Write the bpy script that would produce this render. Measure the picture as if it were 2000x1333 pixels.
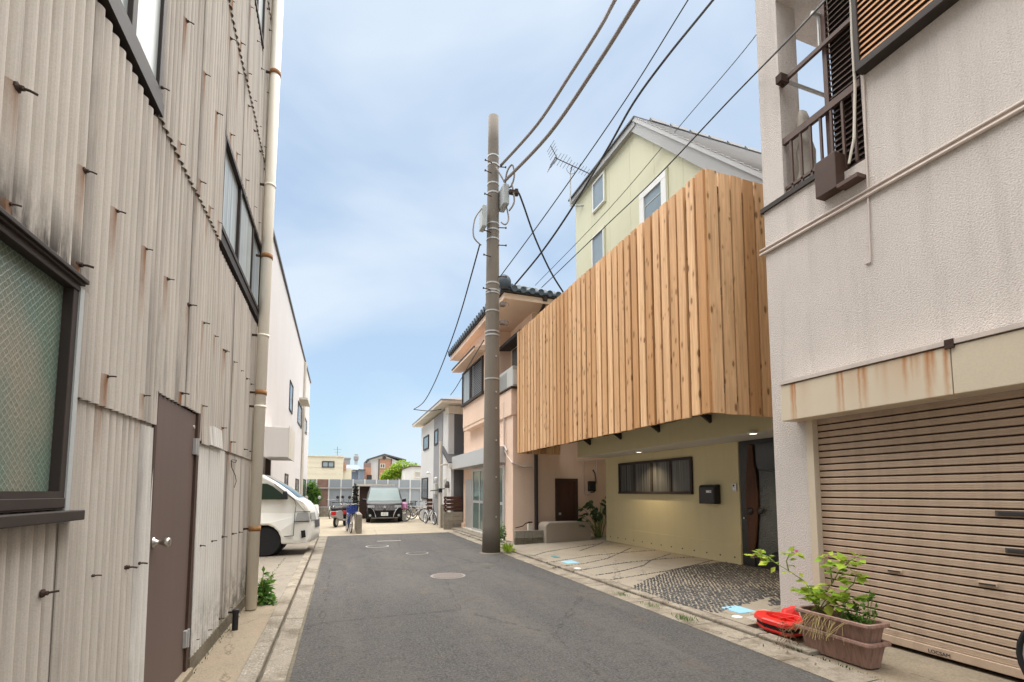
import bpy, bmesh, math, random
from math import sin, cos, tan, pi, radians, atan2, sqrt, hypot
from mathutils import Vector, Matrix
rnd = random.Random(11)
S = bpy.context.scene
for o in list(bpy.data.objects): bpy.data.objects.remove(o)
COL = S.collection

# ------------------------------------------------------------------ camera
FPX, PX, PY, CAMH, PITCH, YAW = 955.0, 1000.0, 884.0, 1.5, radians(4.55), radians(19.54)
cd = bpy.data.cameras.new('camera'); cam = bpy.data.objects.new('camera', cd); COL.objects.link(cam)
cam.location = (0, 0, CAMH); cam.rotation_euler = (pi/2 + PITCH, 0, -YAW)
cd.sensor_fit = 'HORIZONTAL'; cd.sensor_width = 36; cd.lens = FPX/2000*36
cd.shift_y = (PY-666.5)/2000; cd.clip_start = .05; cd.clip_end = 2000
S.camera = cam
# survey helper: where the line of sight through a point of the photograph meets a known plane of the street
_fw = Vector((sin(YAW)*cos(PITCH), cos(YAW)*cos(PITCH), sin(PITCH))); _rt = Vector((cos(YAW), -sin(YAW), 0)); _up = _rt.cross(_fw)
CO = Vector((0, 0, CAMH))
def _ray(a, b): return _fw*FPX + _rt*(a-PX) - _up*(b-PY)
def onx(a, b, X): d = _ray(a, b); return CO + d*(X/d.x)
def ony(a, b, Y): d = _ray(a, b); return CO + d*(Y/d.y)
def onz(a, b, Z=0.0): d = _ray(a, b); return CO + d*((Z-CAMH)/d.z)

# ------------------------------------------------------------------ sky, sun, exposure
SUN_EL, SUN_AZ = radians(81), radians(12)      # azimuth from +Y towards +X
w = bpy.data.worlds.new('World'); S.world = w; w.use_nodes = True
wn = w.node_tree; wn.nodes.clear()
def wnode(t, **k):
    n = wn.nodes.new(t)
    for a, b in k.items(): setattr(n, a, b)
    return n
wo = wnode('ShaderNodeOutputWorld'); bg = wnode('ShaderNodeBackground'); bg.inputs[1].default_value = .1
sk = wnode('ShaderNodeTexSky', sky_type='NISHITA', sun_disc=False, sun_elevation=SUN_EL, sun_rotation=SUN_AZ, air_density=1.0, dust_density=1.0, ozone_density=2.5)
tc = wnode('ShaderNodeTexCoord'); mp = wnode('ShaderNodeMapping'); mp.inputs['Scale'].default_value = (1.0, 1.0, 1.7); mp.inputs['Location'].default_value = (1.3, 2.2, .9)
mp.inputs['Rotation'].default_value = (0, 0, .5)
n1 = wnode('ShaderNodeTexNoise'); n1.inputs['Scale'].default_value = 2.0; n1.inputs['Detail'].default_value = 5; n1.inputs['Roughness'].default_value = .45; n1.inputs['Distortion'].default_value = .35
cr = wnode('ShaderNodeValToRGB'); cr.color_ramp.elements[0].position = .38; cr.color_ramp.elements[0].color = (.45, .45, .45, 1); cr.color_ramp.elements[1].position = .60; cr.color_ramp.elements[1].color = (.88, .88, .88, 1)
tint = wnode('ShaderNodeMix', data_type='RGBA', blend_type='MULTIPLY'); tint.inputs[0].default_value = 1; tint.inputs[7].default_value = (.46, .60, .62, 1)
mx = wnode('ShaderNodeMix', data_type='RGBA'); mx.inputs[7].default_value = (3.1, 3.5, 3.95, 1)
L = wn.links.new
L(tc.outputs['Generated'], mp.inputs[0]); L(mp.outputs[0], n1.inputs['Vector']); L(n1.outputs['Fac'], cr.inputs[0])
L(cr.outputs[0], mx.inputs[0]); L(sk.outputs[0], tint.inputs[6]); L(tint.outputs[2], mx.inputs[6]); L(mx.outputs[2], bg.inputs[0]); L(bg.outputs[0], wo.inputs[0])
sl = bpy.data.lights.new('sun', 'SUN'); sun = bpy.data.objects.new('sun', sl); COL.objects.link(sun)
sl.energy = 4.5; sl.angle = radians(96); sl.color = (1, .955, .89)
sdir = Vector((sin(SUN_AZ)*cos(SUN_EL), cos(SUN_AZ)*cos(SUN_EL), sin(SUN_EL)))
sun.rotation_euler = sdir.to_track_quat('Z', 'Y').to_euler()
S.render.engine = 'CYCLES'
vs = S.view_settings; vs.view_transform = 'Standard'; vs.look = 'None'; vs.gamma = 1; vs.use_curve_mapping = False; vs.exposure = 1.38
S.cycles.max_bounces = 8; S.cycles.diffuse_bounces = 5

# ------------------------------------------------------------------ materials
class NT:
    def __init__(s, name):
        s.m = bpy.data.materials.new(name); s.m.use_nodes = True; s.t = s.m.node_tree
        s.b = s.t.nodes['Principled BSDF']; s._pos = None
    def n(s, t, **k):
        x = s.t.nodes.new(t)
        for a, b in k.items(): setattr(x, a, b)
        return x
    def set(s, inp, v):
        if hasattr(v, 'is_output') or isinstance(v, bpy.types.NodeSocket): s.t.links.new(v, inp)
        elif v is not None: inp.default_value = v
    def math(s, op, a, b=None, c=None, clamp=False):
        x = s.n('ShaderNodeMath', operation=op, use_clamp=clamp); s.set(x.inputs[0], a); s.set(x.inputs[1], b); s.set(x.inputs[2], c)
        return x.outputs[0]
    def pos(s):
        if s._pos is None: s._pos = s.n('ShaderNodeNewGeometry').outputs['Position']
        return s._pos
    def objc(s):
        tcn = s.n('ShaderNodeTexCoord'); oi = s.n('ShaderNodeObjectInfo')
        v = s.n('ShaderNodeVectorMath', operation='MULTIPLY_ADD'); s.set(v.inputs[0], oi.outputs['Random']); v.inputs[1].default_value = (37, 53, 71); s.set(v.inputs[2], tcn.outputs['Object'])
        return v.outputs[0], oi.outputs['Random']
    def scale(s, v, sc, loc=(0, 0, 0)):
        x = s.n('ShaderNodeMapping'); s.set(x.inputs[0], v); x.inputs['Scale'].default_value = sc; x.inputs['Location'].default_value = loc
        return x.outputs[0]
    def noise(s, v, sc=5, det=4, rough=.55, dist=0):
        x = s.n('ShaderNodeTexNoise'); s.set(x.inputs['Vector'], v); x.inputs['Scale'].default_value = sc; x.inputs['Detail'].default_value = det; x.inputs['Roughness'].default_value = rough; x.inputs['Distortion'].default_value = dist
        return x.outputs['Fac']
    def voro(s, v, sc=5, feat='F1', out='Distance'):
        x = s.n('ShaderNodeTexVoronoi', feature=feat); s.set(x.inputs['Vector'], v); x.inputs['Scale'].default_value = sc
        return x.outputs[out]
    def ramp(s, f, a, b):          # linear 0..1 between a and b
        x = s.n('ShaderNodeMapRange'); s.set(x.inputs[0], f); x.inputs[1].default_value = a; x.inputs[2].default_value = b
        return x.outputs[0]
    def mix(s, f, a, b, blend='MIX'):
        x = s.n('ShaderNodeMix', data_type='RGBA', blend_type=blend); s.set(x.inputs[0], f)
        s.set(x.inputs[6], a if not isinstance(a, tuple) else (*a[:3], 1)); s.set(x.inputs[7], b if not isinstance(b, tuple) else (*b[:3], 1))
        return x.outputs[2]
    def bump(s, h, strength=.3, dist=.01, prev=None):
        x = s.n('ShaderNodeBump'); x.inputs['Strength'].default_value = strength; x.inputs['Distance'].default_value = dist; s.set(x.inputs['Height'], h)
        if prev is not None: s.set(x.inputs['Normal'], prev)
        return x.outputs[0]
    def out(s, col=None, rough=None, normal=None, metal=None, spec=None):
        b = s.b
        s.set(b.inputs['Base Color'], col if not isinstance(col, tuple) else (*col[:3], 1)); s.set(b.inputs['Roughness'], rough)
        if normal is not None: s.set(b.inputs['Normal'], normal)
        if metal is not None: b.inputs['Metallic'].default_value = metal
        if spec is not None: b.inputs['Specular IOR Level'].default_value = spec
        return s.m
def mul(c, k): return tuple(min(1, x*k) for x in c[:3])
RUST = (.20, .075, .018)
def M(name, col, rough=.75, var=.12, vs_=2.2, fine=.08, fs=70, bump=0, bs=90, streak=0, dirt=None, metal=0, spec=.3, rust=None, grime=0, grimecol=(.03, .028, .025), coat=0, ss=9):
    t = NT(name); P = t.pos()
    c = t.mix(t.noise(P, vs_, 5), mul(col, 1-var), mul(col, 1+var))
    if fine: c = t.mix(t.ramp(t.noise(P, fs, 3), .3, .7), t.mix(1.0, c, (1-fine,)*3, 'MULTIPLY'), c)
    if streak:
        f = t.ramp(t.noise(t.scale(P, (ss, ss, .55)), 1.0, 4, .6), .42, .75)
        c = t.mix(t.math('MULTIPLY', f, streak), c, dirt or mul(col, .45))
    if grime:
        f = t.ramp(t.noise(P, 1.3, 6, .65), .52, .78)
        c = t.mix(t.math('MULTIPLY', f, grime), c, grimecol)
    if rust: c = add_rust(t, P, c, rust)
    nb = t.bump(t.noise(P, bs, 4, .6), bump, .006) if bump else None
    m = t.out(c, rough, nb, metal, spec)
    if coat: t.b.inputs['Coat Weight'].default_value = coat; t.b.inputs['Coat Roughness'].default_value = .06
    return m
def add_rust(t, P, c, lst, col=RUST):
    sp = t.n('ShaderNodeSeparateXYZ'); t.set(sp.inputs[0], P); y, z = sp.outputs[1], sp.outputs[2]
    wob = t.math('MULTIPLY', t.math('SUBTRACT', t.noise(P, 9, 3), .5), .03); yy = t.math('ADD', y, wob); tot = None
    for (y0, z0, hw, ln, st) in lst:
        a = t.math('SUBTRACT', 1.0, t.math('DIVIDE', t.math('ABSOLUTE', t.math('SUBTRACT', yy, y0)), hw), clamp=True)
        d = t.math('SUBTRACT', z0, z); b = t.math('SUBTRACT', 1.0, t.math('DIVIDE', d, ln), clamp=True); g = t.math('GREATER_THAN', d, 0.0)
        m = t.math('MULTIPLY', t.math('MULTIPLY', a, b), t.math('MULTIPLY', g, st)); tot = m if tot is None else t.math('MAXIMUM', tot, m)
    return t.mix(t.math('MINIMUM', tot, 1.0), c, col)

MT = {}
MT['asphalt'] = None
def mk_asphalt():
    t = NT('asphalt'); P = t.pos()
    a = t.noise(P, 42, 4, .9); c = t.mix(t.ramp(a, .36, .66), (.026, .025, .024), (.150, .143, .137))
    a2 = t.noise(P, 130, 2, .8); c = t.mix(t.ramp(a2, .60, .70), c, (.22, .21, .20))
    c = t.mix(t.math('MULTIPLY', t.ramp(t.noise(t.scale(P, (1.3, .30, 1)), .9, 6, .68), .42, .66), .55), c, (.135, .124, .112))
    c = t.mix(t.math('MULTIPLY', t.ramp(t.noise(P, 9, 4, .7), .50, .72), .45), c, (.038, .036, .035))
    c = t.mix(t.math('MULTIPLY', t.ramp(t.noise(P, 1.9, 5, .7), .58, .72), .35), c, (.19, .13, .085))
    k = t.voro(t.scale(P, (.5, .28, 1)), 1, 'DISTANCE_TO_EDGE'); k = t.math('ADD', k, t.math('MULTIPLY', t.math('SUBTRACT', t.noise(P, 3, 5, .7), .5), .12))
    c = t.mix(t.math('MULTIPLY', t.ramp(t.math('ABSOLUTE', k), .006, .001), .5), c, (.03, .028, .027))
    return t.out(c, .92, t.bump(a, 1.0, .012), spec=.15)
MT['asphalt'] = mk_asphalt()
def mk_gutter():
    t = NT('pebbled_concrete'); P = t.pos()
    c = t.mix(t.noise(P, 3, 5), (.20, .175, .14), (.30, .265, .215))
    v = t.voro(P, 46); cc_ = t.voro(P, 46, out='Color'); sp = t.n('ShaderNodeSeparateColor'); t.set(sp.inputs[0], cc_)
    st = t.mix(sp.outputs[0], (.10, .085, .068), (.50, .46, .39)); wear = t.ramp(t.noise(P, 2.1, 4, .6), .38, .6)
    c = t.mix(t.math('MULTIPLY', t.ramp(v, .42, .28), t.math('MULTIPLY', wear, .8)), c, st)
    c = t.mix(t.math('MULTIPLY', t.ramp(t.noise(P, 1.6, 6, .7), .48, .64), .7), c, (.10, .082, .058))
    c = t.mix(t.math('MULTIPLY', t.ramp(t.noise(P, 24, 4, .7), .5, .68), .4), c, (.12, .10, .075))
    return t.out(c, .92, t.bump(v, .8, .008), spec=.2)
MT['gutter'] = mk_gutter()
def mk_conc(name, c0, c1, stain, st=.5, ss=1.1):
    t = NT(name); P = t.pos()
    c = t.mix(t.ramp(t.noise(P, 2.2, 6, .65), .3, .7), c0, c1); c = t.mix(t.ramp(t.noise(P, 60, 3, .8), .34, .62), t.mix(1.0, c, (.70, .69, .67), 'MULTIPLY'), c)
    c = t.mix(t.math('MULTIPLY', t.ramp(t.noise(P, ss, 7, .72), .46, .66), st), c, stain)
    c = t.mix(t.math('MULTIPLY', t.ramp(t.noise(P, 11, 5, .75), .55, .72), st*.8), c, mul(stain, .75))
    k = t.voro(t.scale(P, (.7, .4, .7)), 1, 'DISTANCE_TO_EDGE'); k = t.math('ADD', k, t.math('MULTIPLY', t.math('SUBTRACT', t.noise(P, 4, 5, .7), .5), .14))
    c = t.mix(t.math('MULTIPLY', t.ramp(t.math('ABSOLUTE', k), .006, .001), .6), c, mul(stain, .4))
    return t.out(c, .9, t.bump(t.noise(P, 60, 4, .7), .5, .006), spec=.2)
MT['lot'] = mk_conc('lot_concrete', (.36, .31, .235), (.47, .41, .32), (.27, .22, .15))
MT['apron'] = mk_conc('apron_concrete', (.22, .195, .16), (.32, .285, .235), (.19, .16, .12))
MT['walk'] = mk_conc('walk_concrete', (.24, .20, .145), (.35, .29, .215), (.20, .155, .105), .6)
MT['drive'] = mk_conc('drive_concrete', (.28, .245, .195), (.40, .35, .28), (.22, .185, .14), .45)
MT['kerb'] = mk_conc('kerb_concrete', (.26, .225, .18), (.38, .335, .27), (.13, .105, .075), .85, 3)
MT['base'] = mk_conc('mossy_base', (.14, .12, .09), (.24, .21, .16), (.07, .065, .04), .7, 3)
MT['block'] = mk_conc('block_concrete', (.25, .225, .185), (.36, .325, .27), (.15, .125, .10), .55, 2.5)
MT['pole'] = M('pole_concrete', (.185, .16, .132), .85, .16, 1.4, .15, 60, .25, 60, .5, (.16, .125, .095))
def mk_sheet(name, col, dirty, rust):
    t = NT(name); P = t.pos()
    c = t.mix(t.noise(P, 1.6, 5, .6), mul(col, .86), mul(col, 1.1))
    c = t.mix(t.ramp(t.noise(P, 150, 3, .7), .3, .7), t.mix(1.0, c, (.84, .835, .83), 'MULTIPLY'), c)
    f = t.ramp(t.noise(t.scale(P, (13, 13, .22)), 1, 5, .62), .48, .70); c = t.mix(t.math('MULTIPLY', f, dirty*.75), c, (.20, .17, .145))
    f = t.ramp(t.noise(t.scale(P, (4, 4, .5)), 1, 6, .7), .6, .76); c = t.mix(t.math('MULTIPLY', f, dirty*.9), c, (.10, .09, .082))
    f = t.ramp(t.noise(t.scale(P, (14, 14, .9)), 1, 3, .6), .64, .8); c = t.mix(t.math('MULTIPLY', f, .28), c, (.33, .20, .09))
    sp = t.n('ShaderNodeSeparateXYZ'); t.set(sp.inputs[0], P)
    # grime along the side laps of the sheets
    sm = t.math('ABSOLUTE', t.math('SUBTRACT', t.math('FRACT', t.math('DIVIDE', t.math('SUBTRACT', sp.outputs[1], -.165), .8083)), .5)); sm = t.ramp(sm, .085, .02)
    c = t.mix(t.math('MULTIPLY', t.math('MULTIPLY', sm, t.ramp(t.noise(t.scale(P, (3, 3, .8)), 1, 4, .6), .40, .62)), .62), c, (.16, .145, .135))
    # soot above the big window, moss at the wall's foot
    a = t.math('MULTIPLY', t.ramp(sp.outputs[2], 2.72, 2.46), t.math('MULTIPLY', t.ramp(sp.outputs[1], 2.75, 2.6), t.math('GREATER_THAN', sp.outputs[2], 2.4)))
    c = t.mix(t.math('MULTIPLY', a, t.ramp(t.noise(t.scale(P, (1, 16, 2.5)), 1, 4, .7), .36, .56)), c, (.045, .04, .036))
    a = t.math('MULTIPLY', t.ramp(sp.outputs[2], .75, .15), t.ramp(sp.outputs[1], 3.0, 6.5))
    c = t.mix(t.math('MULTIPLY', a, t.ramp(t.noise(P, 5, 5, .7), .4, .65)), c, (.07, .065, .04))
    if rust: c = add_rust(t, P, c, rust, (.20, .075, .018))
    return t.out(c, .82, t.bump(t.noise(P, 220, 3), .25, .003), spec=.25)
def mk_stucco(name, col, sc=55, st=.9, dirty=.25, rust=None):
    t = NT(name); P = t.pos()
    c = t.mix(t.noise(P, 1.1, 5, .6), mul(col, .9), mul(col, 1.06))
    n = t.noise(t.scale(P, (1, 1, 1.35)), sc, 3, .5, .3); c = t.mix(t.ramp(n, .35, .6), t.mix(1.0, c, (.86, .85, .845), 'MULTIPLY'), c)
    f = t.ramp(t.noise(t.scale(P, (6, 6, .5)), 1, 4, .6), .5, .8); c = t.mix(t.math('MULTIPLY', f, dirty), c, mul(col, .55))
    if rust: c = add_rust(t, P, c, rust)
    return t.out(c, .88, t.bump(n, st, .02), spec=.2)
MT['stucco'] = mk_stucco('rough_stucco', (.68, .625, .585), 68, 1.0, .4)
MT['peach'] = mk_stucco('peach_stucco', (.80, .60, .47), 90, .35, .18)
MT['peach_trim'] = M('peach_trim', (.78, .58, .44), .7, .06)
MT['green_wall'] = M('sage_board', (.60, .585, .42), .7, .04, 1.2, .03, 90, .06, 120, .06)
MT['sage_lamp_tint'] = M('sage_board_lamp_tint', (.60, .525, .32), .7, .05, 1.2, .03, 90, .06, 120, .12, (.40, .34, .18))  # same wall paint with the warm downlight tint put into its colour
MT['white_wall'] = M('white_wall', (.66, .62, .595), .75, .05, .8, .04, 60, .1, 80, .25, (.52, .46, .41))
MT['white_house'] = M('white_siding', (.62, .62, .615), .75, .04, 1, .04, 60, .1, 60, .1)
MT['grey_panel'] = M('dark_grey_siding', (.12, .12, .128), .7, .08, 1, .05, 60, .1, 60)
MT['mid_grey'] = M('mid_grey_siding', (.27, .275, .29), .7, .06)
MT['soffit'] = M('white_soffit', (.62, .60, .56), .7, .04)
MT['roof_grey'] = M('grey_slate', (.48, .48, .48), .6, .1, 3, .1, 90, .1)
MT['fascia'] = M('grey_fascia', (.36, .36, .355), .55, .05)
MT['dark_roof'] = M('dark_roof', (.09, .09, .095), .6, .2, 4)
MT['tile'] = M('blue_grey_tile', (.085, .11, .135), .7, .25, 5, .1, 60)
MT['black'] = M('black_metal', (.012, .012, .014), .4, .2, 5, 0, spec=.5)
MT['rubber'] = M('black_rubber', (.02, .02, .02), .8, .2, 20)
MT['bronze'] = M('dark_bronze_aluminium', (.042, .033, .029), .6, .2, 6, .1, spec=.25)
MT['brown_paint'] = M('brown_door_paint', (.125, .088, .075), .55, .10, 1.4, .06, 120, .05, 60, .15, (.17, .13, .115))
MT['brown_dark'] = M('dark_brown_wood', (.065, .036, .026), .6, .25, 6, .1, 40)
MT['brown_rail'] = M('rusty_brown_rail', (.10, .06, .048), .55, .3, 9, .15, 50)
MT['rusty'] = M('rusted_steel', (.055, .032, .024), .85, .4, 30, .2, 120, .4, 150)
MT['steel'] = M('brushed_steel', (.55, .53, .48), .3, .08, 8, .05, metal=1)
MT['alu'] = M('silver_aluminium', (.55, .55, .55), .4, .06, 5, .03, metal=.6)
MT['galv'] = M('galvanised_band', (.45, .45, .44), .5, .12, 9, .1, metal=.4)
MT['white_pl'] = M('white_frame', (.76, .76, .74), .5, .04)
MT['offwhite'] = M('aged_white_paint', (.66, .62, .54), .6, .08, 4, .05, 60, 0, 90, .3, (.40, .30, .19))
MT['pipe'] = M('cream_downpipe', (.86, .82, .72), .5, .06, 2, .04, 60, 0, 90, .22, (.50, .34, .18))
MT['grey_pl'] = M('grey_plastic', (.40, .42, .42), .55, .08)
MT['box_grey'] = M('meter_grey', (.5, .5, .47), .6, .08)
MT['cable'] = M('grey_cable', (.24, .21, .195), .7, .2, 8)
MT['cable_dk'] = M('dark_cable', (.05, .048, .048), .6, .2, 8)
MT['conduit'] = M('painted_conduit', (.60, .52, .47), .6, .1, 6, .05, 60, 0, 90, .25)
MT['terracotta'] = M('mauve_planter_plastic', (.33, .20, .16), .7, .12, 5, .08, 70, .1, 90, .8, (.12, .08, .055), ss=38)
MT['soil'] = M('dry_soil', (.10, .065, .042), .95, .4, 25, .3, 120, .8, 80)
MT['red'] = M('red_plastic', (.72, .025, .018), .38, .1, 5, .05, spec=.5)
MT['blue_lid'] = M('pale_blue_lid', (.28, .52, .68), .6, .12, 8, .1)
MT['white_lid'] = M('white_cap', (.75, .74, .70), .6, .08, 9, .1)
MT['hood'] = M('cream_hood', (.60, .52, .40), .6, .06, 2)
MT['orange_slat'] = M('tan_louver', (.52, .27, .13), .55, .10, 3, .05)
MT['fence_grey'] = M('blue_grey_panel', (.30, .335, .37), .5, .05, 1.5, .03, metal=.1)
MT['fence_white'] = M('fence_post_white', (.68, .69, .69), .5, .05)
MT['cream_wall'] = M('cream_wall', (.62, .58, .46), .8, .06, .6, .04)
MT['brick_far'] = M('brick_cladding', (.45, .25, .17), .8, .15, 1.5, .2, 6)
MT['blue_house'] = M('blue_grey_siding', (.17, .21, .27), .7, .1)
MT['curtain'] = M('pale_curtain', (.42, .42, .40), .8, .2, 7)
MT['inside'] = M('dim_interior', (.05, .048, .045), .9, .2)
MT['body'] = M('building_core', (.22, .2, .18), .9, .1)
def glass(name, col, rough=.12, coat=.0, var=.2, bumpst=0, bs=60):
    t = NT(name); P = t.pos(); c = t.mix(t.noise(P, 1.7, 3), mul(col, 1-var), mul(col, 1+var))
    m = t.out(c, rough, t.bump(t.noise(P, bs, 2), bumpst, .004) if bumpst else None, 0, .32); t.b.inputs['Coat Weight'].default_value = coat; t.b.inputs['Coat Roughness'].default_value = .03
    return m
def curtain_glass(name, c0, c1, sc=26):
    t = NT(name); P = t.pos(); f = t.noise(t.scale(P, (sc, sc, .35)), 1, 3, .5); c = t.mix(t.ramp(f, .35, .65), c0, c1)
    c = t.mix(t.ramp(t.noise(P, 1.1, 3), .4, .7), c, mul(c1, .6)); return t.out(c, .3, None, 0, .1)
MT['glass'] = glass('window_glass', (.10, .12, .13))
MT['glass_pale'] = glass('pale_window_glass', (.24, .30, .34), .15)
MT['glass_white'] = curtain_glass('curtained_glass', (.20, .24, .25), (.52, .56, .56))
MT['glass_green'] = glass('shop_glass', (.10, .15, .135), .08)
MT['glass_dark'] = glass('dark_car_glass', (.02, .035, .022), .06, .2)
MT['shield'] = glass('windscreen', (.085, .13, .13), .4, 0, .25)
MT['lens'] = glass('headlamp_lens', (.34, .35, .35), .1, .2, .5, .8, 22)
def mk_wire_glass():
    t = NT('wired_frosted_glass'); P = t.pos()
    c = t.mix(t.noise(P, 1.5, 4), (.06, .10, .075), (.15, .21, .165)); c = t.mix(t.ramp(t.noise(t.scale(P, (1, 1.4, 1)), 1.1, 3), .5, .72), c, (.23, .20, .15))
    sp = t.n('ShaderNodeSeparateXYZ'); t.set(sp.inputs[0], P); a = t.math('MULTIPLY', t.math('ADD', sp.outputs[1], sp.outputs[2]), 30.0); b = t.math('MULTIPLY', t.math('SUBTRACT', sp.outputs[1], sp.outputs[2]), 30.0)
    fa = t.math('ABSOLUTE', t.math('SUBTRACT', t.math('FRACT', a), .5)); fb = t.math('ABSOLUTE', t.math('SUBTRACT', t.math('FRACT', b), .5)); g = t.math('MINIMUM', fa, fb)
    ln = t.ramp(g, .13, .05); c = t.mix(t.math('MULTIPLY', ln, .38), c, (.33, .37, .33))
    nb = t.bump(t.noise(P, 60, 2), .5, .006); nb = t.bump(ln, .4, .004, nb)
    m = t.out(c, .38, nb, 0, .3)
    return m
MT['wire_glass'] = mk_wire_glass()
def mk_figured():
    t = NT('figured_door_glass'); P = t.pos(); v = t.voro(P, 55)
    return t.out(t.mix(t.noise(P, 3, 3), (.015, .02, .018), (.07, .075, .07)), .12, t.bump(v, .8, .008), 0, .8)
MT['figured'] = mk_figured()
def mk_wood(name, lite, dark, knots=1.0):
    t = NT(name); v, r = t.objc()
    base = t.mix(r, lite, dark)
    g = t.noise(t.scale(v, (26, 26, 1.1)), 1, 5, .6, .6); base = t.mix(t.math('MULTIPLY', t.ramp(g, .38, .7), .55), base, mul(dark, .62))
    g2 = t.noise(t.scale(v, (5, 5, .5)), 1, 3, .5); base = t.mix(t.math('MULTIPLY', t.ramp(g2, .5, .75), .35), base, mul(dark, .75))
    kv = t.scale(v, (11, 11, 4.6)); k = t.voro(kv, 1); col = t.voro(kv, 1, out='Color')
    sp = t.n('ShaderNodeSeparateColor'); t.set(sp.inputs[0], col)
    rad = t.math('MULTIPLY', sp.outputs[0], .26); kk = t.math('MULTIPLY', t.math('GREATER_THAN', sp.outputs[1], .30), t.ramp(t.math('SUBTRACT', k, rad), .05, -.03))
    base = t.mix(t.math('MULTIPLY', kk, .8*knots), base, (.13, .055, .02))
    halo = t.math('MULTIPLY', t.math('GREATER_THAN', sp.outputs[1], .30), t.ramp(t.math('SUBTRACT', k, rad), .22, .0)); base = t.mix(t.math('MULTIPLY', halo, .35*knots), base, mul(dark, .6))
    return t.out(base, .62, t.bump(g, .25, .003), spec=.3)
MT['cedar'] = mk_wood('new_cedar', (.86, .56, .315), (.54, .285, .12))
MT['door_wood'] = mk_wood('carved_dark_wood', (.085, .034, .016), (.05, .02, .01), .5)
MT['brown_board'] = mk_wood('brown_board', (.10, .045, .03), (.07, .03, .02), .1)
def mk_leaf(name, c0, c1, trans=.35):
    t = NT(name); g = t.n('ShaderNodeNewGeometry'); c = t.mix(g.outputs['Random Per Island'], c0, c1)
    m = t.out(c, .55, spec=.3)
    tr = t.n('ShaderNodeBsdfTranslucent'); t.set(tr.inputs[0], c); ms = t.n('ShaderNodeMixShader'); ms.inputs[0].default_value = trans
    o = t.t.nodes['Material Output']; t.t.links.new(t.b.outputs[0], ms.inputs[1]); t.t.links.new(tr.outputs[0], ms.inputs[2]); t.t.links.new(ms.outputs[0], o.inputs[0])
    return m
MT['leaf'] = mk_leaf('bright_leaf', (.20, .36, .03), (.46, .54, .07))
MT['leaf_mid'] = mk_leaf('mid_leaf', (.05, .13, .02), (.15, .28, .045))
MT['leaf_dk'] = mk_leaf('deep_leaf', (.015, .045, .012), (.05, .10, .025), .2)
MT['leaf_tree'] = mk_leaf('tree_leaf', (.10, .22, .02), (.36, .46, .05), .45)
MT['leaf_black'] = mk_leaf('dark_vine_leaf', (.015, .018, .014), (.05, .05, .035), .1)
MT['straw'] = mk_leaf('dry_straw', (.30, .21, .09), (.45, .36, .15), .3)
MT['dry'] = mk_leaf('brown_stem', (.13, .075, .04), (.24, .15, .08), .1)
MT['petal'] = mk_leaf('magenta_petal', (.55, .05, .35), (.75, .18, .50), .4)
MT['stem'] = M('green_stem', (.20, .27, .06), .6, .2, 20)
MT['bark'] = M('bark', (.10, .075, .055), .9, .3, 12, .2, 60, .5)
def mk_pebble():
    t = NT('black_pebble'); oi = t.n('ShaderNodeObjectInfo'); g = t.n('ShaderNodeNewGeometry')
    r = t.math('FRACT', t.math('ADD', oi.outputs['Random'], g.outputs['Random Per Island'])); return t.out(t.mix(r, (.022, .022, .023), (.075, .072, .07)), .5, spec=.4)
MT['pebble'] = mk_pebble()
MT['van_white'] = M('van_white_paint', (.80, .79, .73), .28, .02, 1, 0, spec=.5, coat=.7)
MT['car_black'] = M('black_car_paint', (.008, .008, .009), .42, .1, 1, 0, spec=.22, coat=0)
MT['chrome'] = M('chrome_trim', (.7, .7, .7), .15, .05, 3, 0, metal=1)
MT['tyre'] = M('tyre_rubber', (.02, .02, .021), .85, .2, 30, .1)
MT['rim'] = M('wheel_rim', (.55, .55, .56), .35, .06, 6, 0, metal=.8)
MT['plate'] = M('plate_white', (.78, .78, .75), .5, .03)
MT['print'] = M('dark_print', (.03, .03, .05), .6, .1)
MT['print_green'] = M('green_print', (.02, .16, .08), .6, .1)
MT['blue_frame'] = M('blue_bike_paint', (.02, .06, .30), .35, .1, 5)
MT['pink_cloth'] = M('pink_fabric', (.62, .28, .45), .8, .2, 20)
MT['dark_frame'] = M('dark_bike_paint', (.03, .028, .035), .4, .2, 5)
MT['silver_frame'] = M('silver_bike_paint', (.45, .45, .46), .35, .1, 5, metal=.6)
MT['tail_red'] = M('tail_lamp_red', (.55, .02, .02), .25, .1)
MT['cloth_grey'] = M('grey_cover_cloth', (.33, .30, .26), .9, .25, 9, .1, 50, .5, 20)
MT['basin'] = M('patterned_basin', (.20, .25, .35), .4, .6, 30)
MT['sheet_tan'] = M('stone_chunk', (.40, .36, .30), .9, .2, 8, .2, 60, .4)
lamp = NT('downlight_glow'); lamp.b.inputs['Emission Color'].default_value = (1, .9, .72, 1); lamp.b.inputs['Emission Strength'].default_value = 1.1; lamp.out((.9, .88, .8), .4); MT['glow'] = lamp.m

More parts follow.
